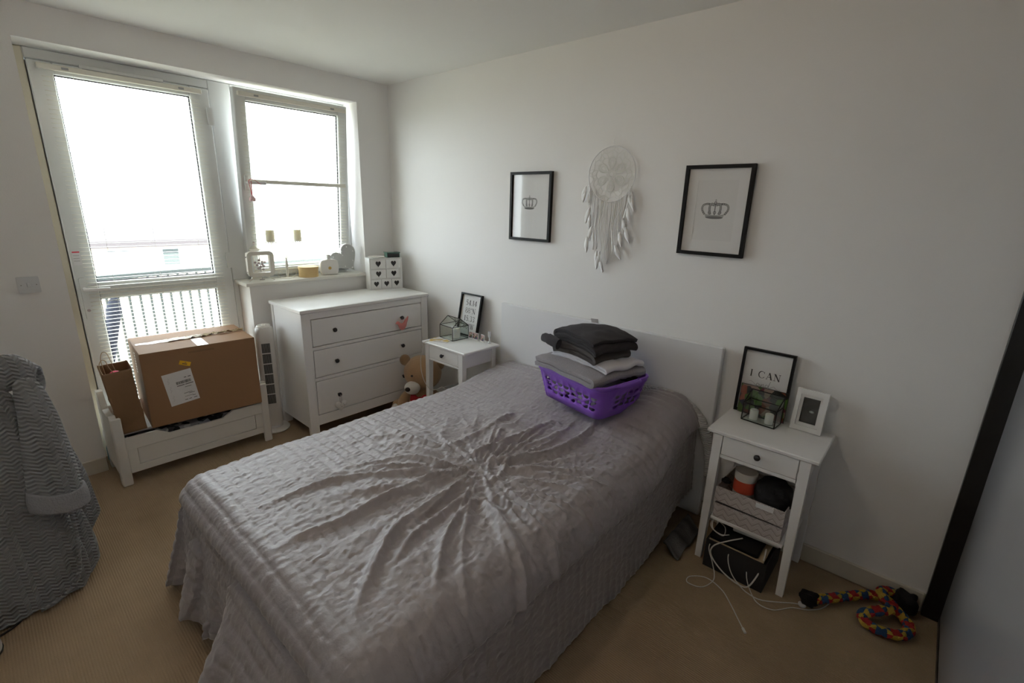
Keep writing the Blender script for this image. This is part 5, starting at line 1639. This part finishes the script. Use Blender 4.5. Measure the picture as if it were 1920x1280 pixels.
folded('jersey_top', 'charcoal jersey top folded on the peak of the laundry pile', (PX + .020, PY + .005, BZ + .358), LRZ - R(8), .350, .285, 3, .020, 'jersey', sag=.024, seed=63, wob=.010, bulge=.018)
MB_s = MB().tube(spline([(-.50, -2.215, .965), (-.475, -2.135, .972), (-.452, -2.085, .968), (-.44, -2.06, .962)], 6), [.030] * 8 + [.026] * 6 + [.022] * 5, 12, flat=.6)
tag(MB_s.obj('sleeve', 'jersey'), 'rolled charcoal sleeve sticking out left of the laundry pile', 'laundry', 'folded washing in the purple basket')
tag(lumpy('black_garment', (PX + .045, PY - .200, BZ + .195), .062, .040, .034, 'blackcloth', 71, .25, 20), 'black garment bundled at the right end of the basket', 'laundry', 'folded washing in the purple basket')
tag(lumpy('rolled_socks', (PX + .060, PY - .185, BZ + .250), .050, .030, .022, 'browncloth', 73, .25, 20), 'brown grey rolled cloth at the right end of the basket', 'laundry', 'folded washing in the purple basket')
tagm = MB().box(-.022, .022, -.0012, .0012, 0, .030, bev=.0005)
tag(tagm.obj('paper_tag', 'labelw', loc=(PX + .09, PY + .055, BZ + .425), rot=(R(25), 0, R(-80)), smooth=False), 'white care label standing up on the charcoal top', 'label')

# ------------------------------------------------------------------ teddy bear
td = T('teddy_bear', 'large tan teddy bear with a white muzzle and red bow behind the left table', 'teddy bear', (-.30, -.735, 0), rz=R(-42))
MB().ball((0, .02, .135), .125, .110, .130, 24).obj('body', 'fur', td)
hd = MB().ball((.02, 0, .375), .150, .120, .140, 28, Matrix.Rotation(R(14), 4, 'Y')).obj('head', 'fur', td)
MB().ball((-.055, -.105, .285), .062, .058, .052, 20).obj('muzzle', 'furw', hd)
MB().ball((-.085, -.155, .290), .022, .016, .018, 12).obj('nose', 'nose', hd)
for x, z, m in ((-.115, .480, 'furd'), (.150, .440, 'fur')):
    MB().ball((x, .0, z), .042, .028, .046, 16).obj('ear', m, hd)
for x in (-.055, .025):
    MB().ball((x, -.112, .385), .009, .007, .009, 8).obj('eye', 'nose', hd)
for s in (-1, 1):
    MB().puff([(s * .008, .205), (s * .030, .228), (s * .068, .232), (s * .074, .195), (s * .068, .165), (s * .030, .180)], .014, y0=-.115).obj('bow_loop', 'bow', td)
    MB().puff([(s * .004, .195), (s * .020, .19), (s * .040, .13), (s * .018, .125)], .008, y0=-.118).obj('bow_tail', 'bow', td)
MB().ball((0, -.118, .198), .016, .014, .016, 10).obj('bow_knot', 'bow', td)
for s in (-1, 1):
    MB().tube(spline([(s * .09, .0, .20), (s * .135, -.05, .14), (s * .125, -.10, .08)], 5), [.040, .042, .044, .045, .045, .045, .045, .045, .043, .040, .034], 12).obj('arm', 'fur', td)
MB().tube(spline([(-.06, -.02, .065), (-.12, -.026, .085), (-.165, -.03, .098)], 5), [.050, .052, .054, .055, .055, .055, .055, .055, .054, .052, .048], 14).obj('leg', 'fur', td)
ft = MB().ball((-.180, -.032, .100), .046, .052, .060, 18).obj('foot', 'fur', td)
MB().ball((-.192, -.066, .094), .036, .024, .046, 16).obj('sole', 'furw', ft)
MB().tube(spline([(.06, -.03, .06), (.10, -.08, .05), (.12, -.12, .05)], 5), [.050, .052, .054, .055, .055, .052, .050, .05, .048, .046, .042], 14).obj('leg', 'fur', td)

# ------------------------------------------------------------------ dreamcatcher
dc = T('dreamcatcher', 'white crochet dreamcatcher with hanging feathers and ribbons on the wall', 'dreamcatcher', (-.012, -2.163, 1.86), rz=R(-90))
RH = .150
MB().tube([(RH * math.cos(t * PI / 32), 0, RH * math.sin(t * PI / 32)) for t in range(64)], .0032, 8, closed=True).obj('hoop', 'satin', dc)
MB().tube([(0, 0, RH), (.001, .004, RH + .03), (0, .008, RH + .062)], .0012, 6).obj('hanging_loop', 'satin', dc)
lc = MB()
def yarn(b, pts, r=.0011):
    b.tube(pts, r, 5)
for k in range(6):
    a0 = k * PI / 3 + PI / 6
    for sc in (1.0, .72, .45):
        pts = []
        for t in range(17):
            q = t / 16 * 2 * PI
            rr_ = .060 + .032 * math.cos(q) * sc
            da = .36 * math.sin(q) * sc
            pts.append((rr_ * math.cos(a0 + da), 0, rr_ * math.sin(a0 + da)))
        yarn(lc, pts, .0024 if sc > .9 else .0016)
    for s in (-1, 1):
        yarn(lc, [(.03 * math.cos(a0 + s * .2), .001, .03 * math.sin(a0 + s * .2)), (.108 * math.cos(a0 + s * .30), .001, .108 * math.sin(a0 + s * .30)), (RH * math.cos(a0 + s * .5), .001, RH * math.sin(a0 + s * .5))])
for rr_ in (.014, .030, .096, .124):
    pts = [(rr_ * (1 + .05 * math.cos(t * PI / 32 * 12)) * math.cos(t * PI / 32), .0005, rr_ * (1 + .05 * math.cos(t * PI / 32 * 12)) * math.sin(t * PI / 32)) for t in range(65)]
    yarn(lc, pts, .0013)
for k in range(24):
    a = k * PI / 12
    yarn(lc, [(.094 * math.cos(a), .001, .094 * math.sin(a)), (.124 * math.cos(a + .06), .001, .124 * math.sin(a + .06))], .0009)
    yarn(lc, [(.126 * math.cos(a), .001, .126 * math.sin(a)), (RH * math.cos(a + (.12 if k % 2 else -.12)), .001, RH * math.sin(a + (.12 if k % 2 else -.12)))], .0009)
for k in range(18):
    a = k * PI / 9
    yarn(lc, [(.012 * math.cos(a), 0, .012 * math.sin(a)), (.032 * math.cos(a), 0, .032 * math.sin(a))], .0009)
lo = lc.obj('crochet_web', 'lace', dc)
lo['kind'] = 'stuff'
wbm = MB().lathe([(RH - .004, 0), (RH - .004, .0006)], 48, Matrix.Translation((0, .004, 0)) @ Matrix.Rotation(PI / 2, 4, 'X'))
# hanging ribbons and feathers
for k in range(28):
    a = R(200 + 140 * k / 27)
    x0, z0 = RH * math.cos(a), RH * math.sin(a)
    ln_ = .16 + .22 * max(0, math.cos((k - 13.5) / 13.5 * 1.45)) + random.uniform(-.08, .03)
    wd = random.choice((.0016, .0024, .0035, .005))
    ph = random.uniform(0, 6)
    n = 16
    vs, fs = [], []
    for i in range(n + 1):
        u = i / n
        tw = ph + u * random.choice((2.2, 2.4, 2.6))
        cx = x0 * (1 - .10 * u) + .006 * math.sin(u * 7 + ph)
        cyy = -.004 - .010 * abs(math.sin(u * 5 + ph))
        for s in (-1, 1):
            vs.append((cx + s * wd * (.35 + .65 * abs(math.cos(tw))), cyy + s * .003 * math.sin(tw), z0 - ln_ * u))
    for i in range(n):
        fs.append((2 * i, 2 * i + 1, 2 * i + 3, 2 * i + 2))
    o = MB().add(vs, fs).obj('ribbon', random.choice(('satin', 'lace', 'satin', 'feather')), dc)
    s_ = o.modifiers.new('thickness', 'SOLIDIFY'); s_.thickness = .0006
def feather(x, z, L, tilt, y):
    n = 10
    vs, fs = [], []
    for i in range(n + 1):
        u = i / n
        wv = .0125 * math.sin(PI * min(1, u * .92 + .06)) ** .7 * (L / .08)
        cx = .010 * u * u
        vs += [(cx - wv, y + .002 * math.sin(u * 9), -L * u), (cx, y - .002, -L * u), (cx + wv, y + .002 * math.cos(u * 8), -L * u)]
    for i in range(n):
        fs += [(3 * i, 3 * i + 1, 3 * i + 4, 3 * i + 3), (3 * i + 1, 3 * i + 2, 3 * i + 5, 3 * i + 4)]
    o = MB().add(vs, fs).obj('feather', 'feather', dc, loc=(x, 0, z), rot=(0, tilt, 0))
    s_ = o.modifiers.new('thickness', 'SOLIDIFY'); s_.thickness = .0006
for k in range(15):
    s = -1 if k % 2 else 1
    q = (k // 2) / 7
    feather(s * (.150 - .055 * q + random.uniform(-.02, .02)), -.07 - .30 * q + random.uniform(-.03, .03), random.uniform(.065, .10), R(-s * random.uniform(2, 24)), -.010 - .001 * k)
for k in range(6):
    feather(random.uniform(-.05, .05), -.38 - random.uniform(0, .10), random.uniform(.06, .09), R(random.uniform(-16, 16)), -.012)
MB().ball((-.004, -.006, -.545), .009, .006, .010, 10).obj('bead', 'satin', dc)
MB().tube([(0, -.005, -RH), (-.004, -.006, -.54)], .0012, 5).obj('cord', 'satin', dc)

# ------------------------------------------------------------------ wardrobe
WY = -3.918
wd_ = T('wardrobe', 'large sliding-door wardrobe with grey panel and black edge trim', 'wardrobe', (-.98, -4.25, 0))
# local origin (-.98,-4.25): door plane at world y = -3.962
MB().box(-.92, .977, -.30, .258, .0005, 2.36).obj('carcass', 'wardc', wd_, smooth=False)
MB().box(-.92, .944, .262, .288, .03, 2.33, bev=.002).obj('door_panel', 'wardf', wd_, smooth=False)
MB().box(.945, .977, .2585, .348, .0005, 2.36, bev=.002).obj('edge_trim', 'wardb', wd_, smooth=False)
MB().box(-.92, .944, .2585, .290, .0005, .028).obj('track', 'wardb', wd_, smooth=False)

# ------------------------------------------------------------------ knitted coat over a chair
chr_ = T('desk_chair', 'black chair hidden under the grey knitted coat', 'chair', (-2.80, -.86, 0))
MB().box(-.24, .21, -.165, -.135, .50, .925, bev=.012, seg=2).obj('backrest', 'chairb', chr_, smooth=False)
MB().box(-.24, .20, -.14, .26, .43, .47, bev=.012, seg=2).obj('seat', 'chairb', chr_, smooth=False)
for x in (-.21, .17):
    for y in (-.12, .23):
        MB().box(x - .015, x + .015, y - .015, y + .015, .0005, .4295, bev=.003).obj('leg', 'chairb', chr_, smooth=False)
    MB().box(x - .015, x + .015, -.155, -.125, .4705, .4995).obj('upright', 'chairb', chr_, smooth=False)
coat = T('knitted_coat', 'pale grey herringbone knitted coat draped over a chair', 'coat', (-2.75, -1.0, 0))
def loft(levels, nu, nv, seed, fold, k=9.0):
    # levels: z, x-left, x-right, y-centre, y-half (world) ; closed oval sections with folds
    zs = [l[0] for l in levels]
    P = np.zeros((nu, nv, 3))
    tt = np.linspace(zs[0], zs[-1], nv)
    cols = [np.interp(tt, zs, [l[c] for l in levels]) for c in range(1, 5)]
    for j in range(nv):
        xl, xr, yc, yh = [c[j] for c in cols]
        for i in range(nu):
            a = 2 * PI * i / nu
            ca, sa = math.cos(a), math.sin(a)
            ex = math.copysign(abs(ca) ** .62, ca)
            ey = math.copysign(abs(sa) ** .72, sa)
            P[i, j] = ((xl + xr) / 2 + (xr - xl) / 2 * ex, yc + yh * ey, tt[j])
    u = np.arange(nu)[:, None] / nu * np.ones((1, nv))
    zz = np.ones((nu, 1)) * tt[None, :]
    low = 1 - (tt - zs[0]) / (zs[-1] - zs[0])
    f = fold * (np.sin(u * 2 * PI * k + 2 * zz + seed) * .6 + np.sin(u * 2 * PI * (k + 4) - 3 * zz + 2 * seed) * .4) * (.25 + .9 * low[None, :])
    cx, cyv = (cols[0] + cols[1]) / 2, cols[2]
    dx, dy = P[..., 0] - cx, P[..., 1] - cyv
    L = np.hypot(dx, dy) + 1e-6
    P[..., 0] += dx / L * f
    P[..., 1] += dy / L * f
    P -= np.array([-2.75, -1.0, 0])
    return P
def cap_top(P):
    c = P[:, -1].mean(axis=0)
    ext = []
    for s in (.92, .75, .5, .25, .03):
        q = c + (P[:, -1] - c) * s
        q[:, 2] = P[:, -1, 2] + .022 * (1 - s * s)
        ext.append(q)
    return np.concatenate([P, np.stack(ext, 1)], 1)
body = loft([(.012, -3.12, -2.440, -1.03, .150), (.06, -3.12, -2.405, -1.02, .150), (.16, -3.12, -2.402, -1.02, .140), (.35, -3.11, -2.425, -1.03, .112), (.60, -3.09, -2.46, -1.03, .085), (.80, -3.06, -2.485, -1.02, .065), (.90, -3.03, -2.515, -1.015, .050), (.935, -3.0, -2.545, -1.012, .040)], 160, 70, 1.3, .026)
bo_ = grid_mesh('body', cap_top(body), 'coat', closed_u=True); bo_.parent = coat
back = loft([(.10, -2.66, -2.39, -.850, .036), (.20, -2.66, -2.335, -.855, .045), (.42, -2.66, -2.352, -.855, .040), (.60, -2.66, -2.385, -.865, .036), (.80, -2.66, -2.430, -.88, .032)], 90, 40, 2.2, .008, 5)
bk_ = grid_mesh('back_panel', cap_top(back), 'coat', closed_u=True); bk_.parent = coat
# sleeve with turned-back cuff
sl = []
prof = [(.945, -2.475, -1.045, .030), (.90, -2.470, -1.062, .040), (.80, -2.464, -1.085, .050), (.68, -2.462, -1.105, .060), (.58, -2.460, -1.115, .068), (.50, -2.462, -1.120, .070), (.46, -2.464, -1.122, .066)]
zs = np.linspace(.46, .945, 34)
nu = 40
P_ = np.zeros((nu, 34, 3))
for j, z in enumerate(zs):
    pz = [p[0] for p in prof][::-1]
    cx = np.interp(z, pz, [p[1] for p in prof][::-1])
    cyv = np.interp(z, pz, [p[2] for p in prof][::-1])
    r = np.interp(z, pz, [p[3] for p in prof][::-1])
    for i in range(nu):
        a = 2 * PI * i / nu
        k = 1 + .06 * math.sin(3 * a + z * 9)
        P_[i, j] = (cx + r * 1.18 * k * math.cos(a) + 2.75, cyv + r * .62 * k * math.sin(a) + 1.0, z)
so_ = grid_mesh('sleeve', cap_top(P_), 'coat', closed_u=True); so_.parent = coat
cf = np.zeros((nu, 12, 3))
for j in range(12):
    u = j / 11
    a_ = u * PI * 1.0
    for i in range(nu):
        a = 2 * PI * i / nu
        rad = 1.0 + .04 * math.sin(a_) + .06 * (1 - u)
        cf[i, j] = (-2.464 + .083 * rad * math.cos(a) + 2.75, -1.122 + .050 * rad * math.sin(a) + 1.0, .412 + .083 * u + .008 * math.sin(2 * a + 1) - .012 * math.cos(a))
co_ = grid_mesh('cuff', cf, 'coatin', closed_u=True); co_.parent = coat
s_ = co_.modifiers.new('thickness', 'SOLIDIFY'); s_.thickness = .012; s_.offset = 0
# stand-up collar folded over the chair back
P_ = np.zeros((40, 26, 3))
for i in range(40):
    u = i / 39
    for j in range(26):
        v_ = j / 25 * 2 * PI
        cx = -2.640 + .215 * u
        zc = .925 + .060 * math.sin(u * PI * .78) - .045 * max(0, u - .75) * 4 * .6
        hh = .050 + .020 * math.sin(u * PI)
        P_[i, j] = (cx + .02 * math.cos(v_) * (u - .3) + 2.75, -1.0 + 1.0 + .040 * math.cos(v_) * (1 - .35 * u), zc + hh * math.sin(v_))
cl_ = grid_mesh('collar', P_, 'coat'); cl_.parent = coat
s_ = cl_.modifiers.new('thickness', 'SOLIDIFY'); s_.thickness = .012; s_.offset = 0
# turned front edge of the coat pooling on the carpet
MB().tube(spline([(-2.438 + 2.75, -.115, .44), (-2.440 + 2.75, -.125, .30), (-2.448 + 2.75, -.140, .18), (-2.475 + 2.75, -.165, .075), (-2.54 + 2.75, -.185, .030), (-2.60 + 2.75, -.195, .022)], 6), .008, 10).obj('front_edge', 'coat', coat)
# white appliance foot at the picture's left edge
ap = T('white_canister', 'white rounded canister on the carpet at the left edge', 'canister', (-2.775, -1.30, 0), rx=R(4))
MB().lathe([(.052, .001), (.060, .006), (.062, .014)], 24).obj('foot_ring', 'blackcable', ap)
MB().lathe([(.058, .0145), (.060, .03), (.056, .20), (.048, .215)], 24).obj('body', 'plug', ap)
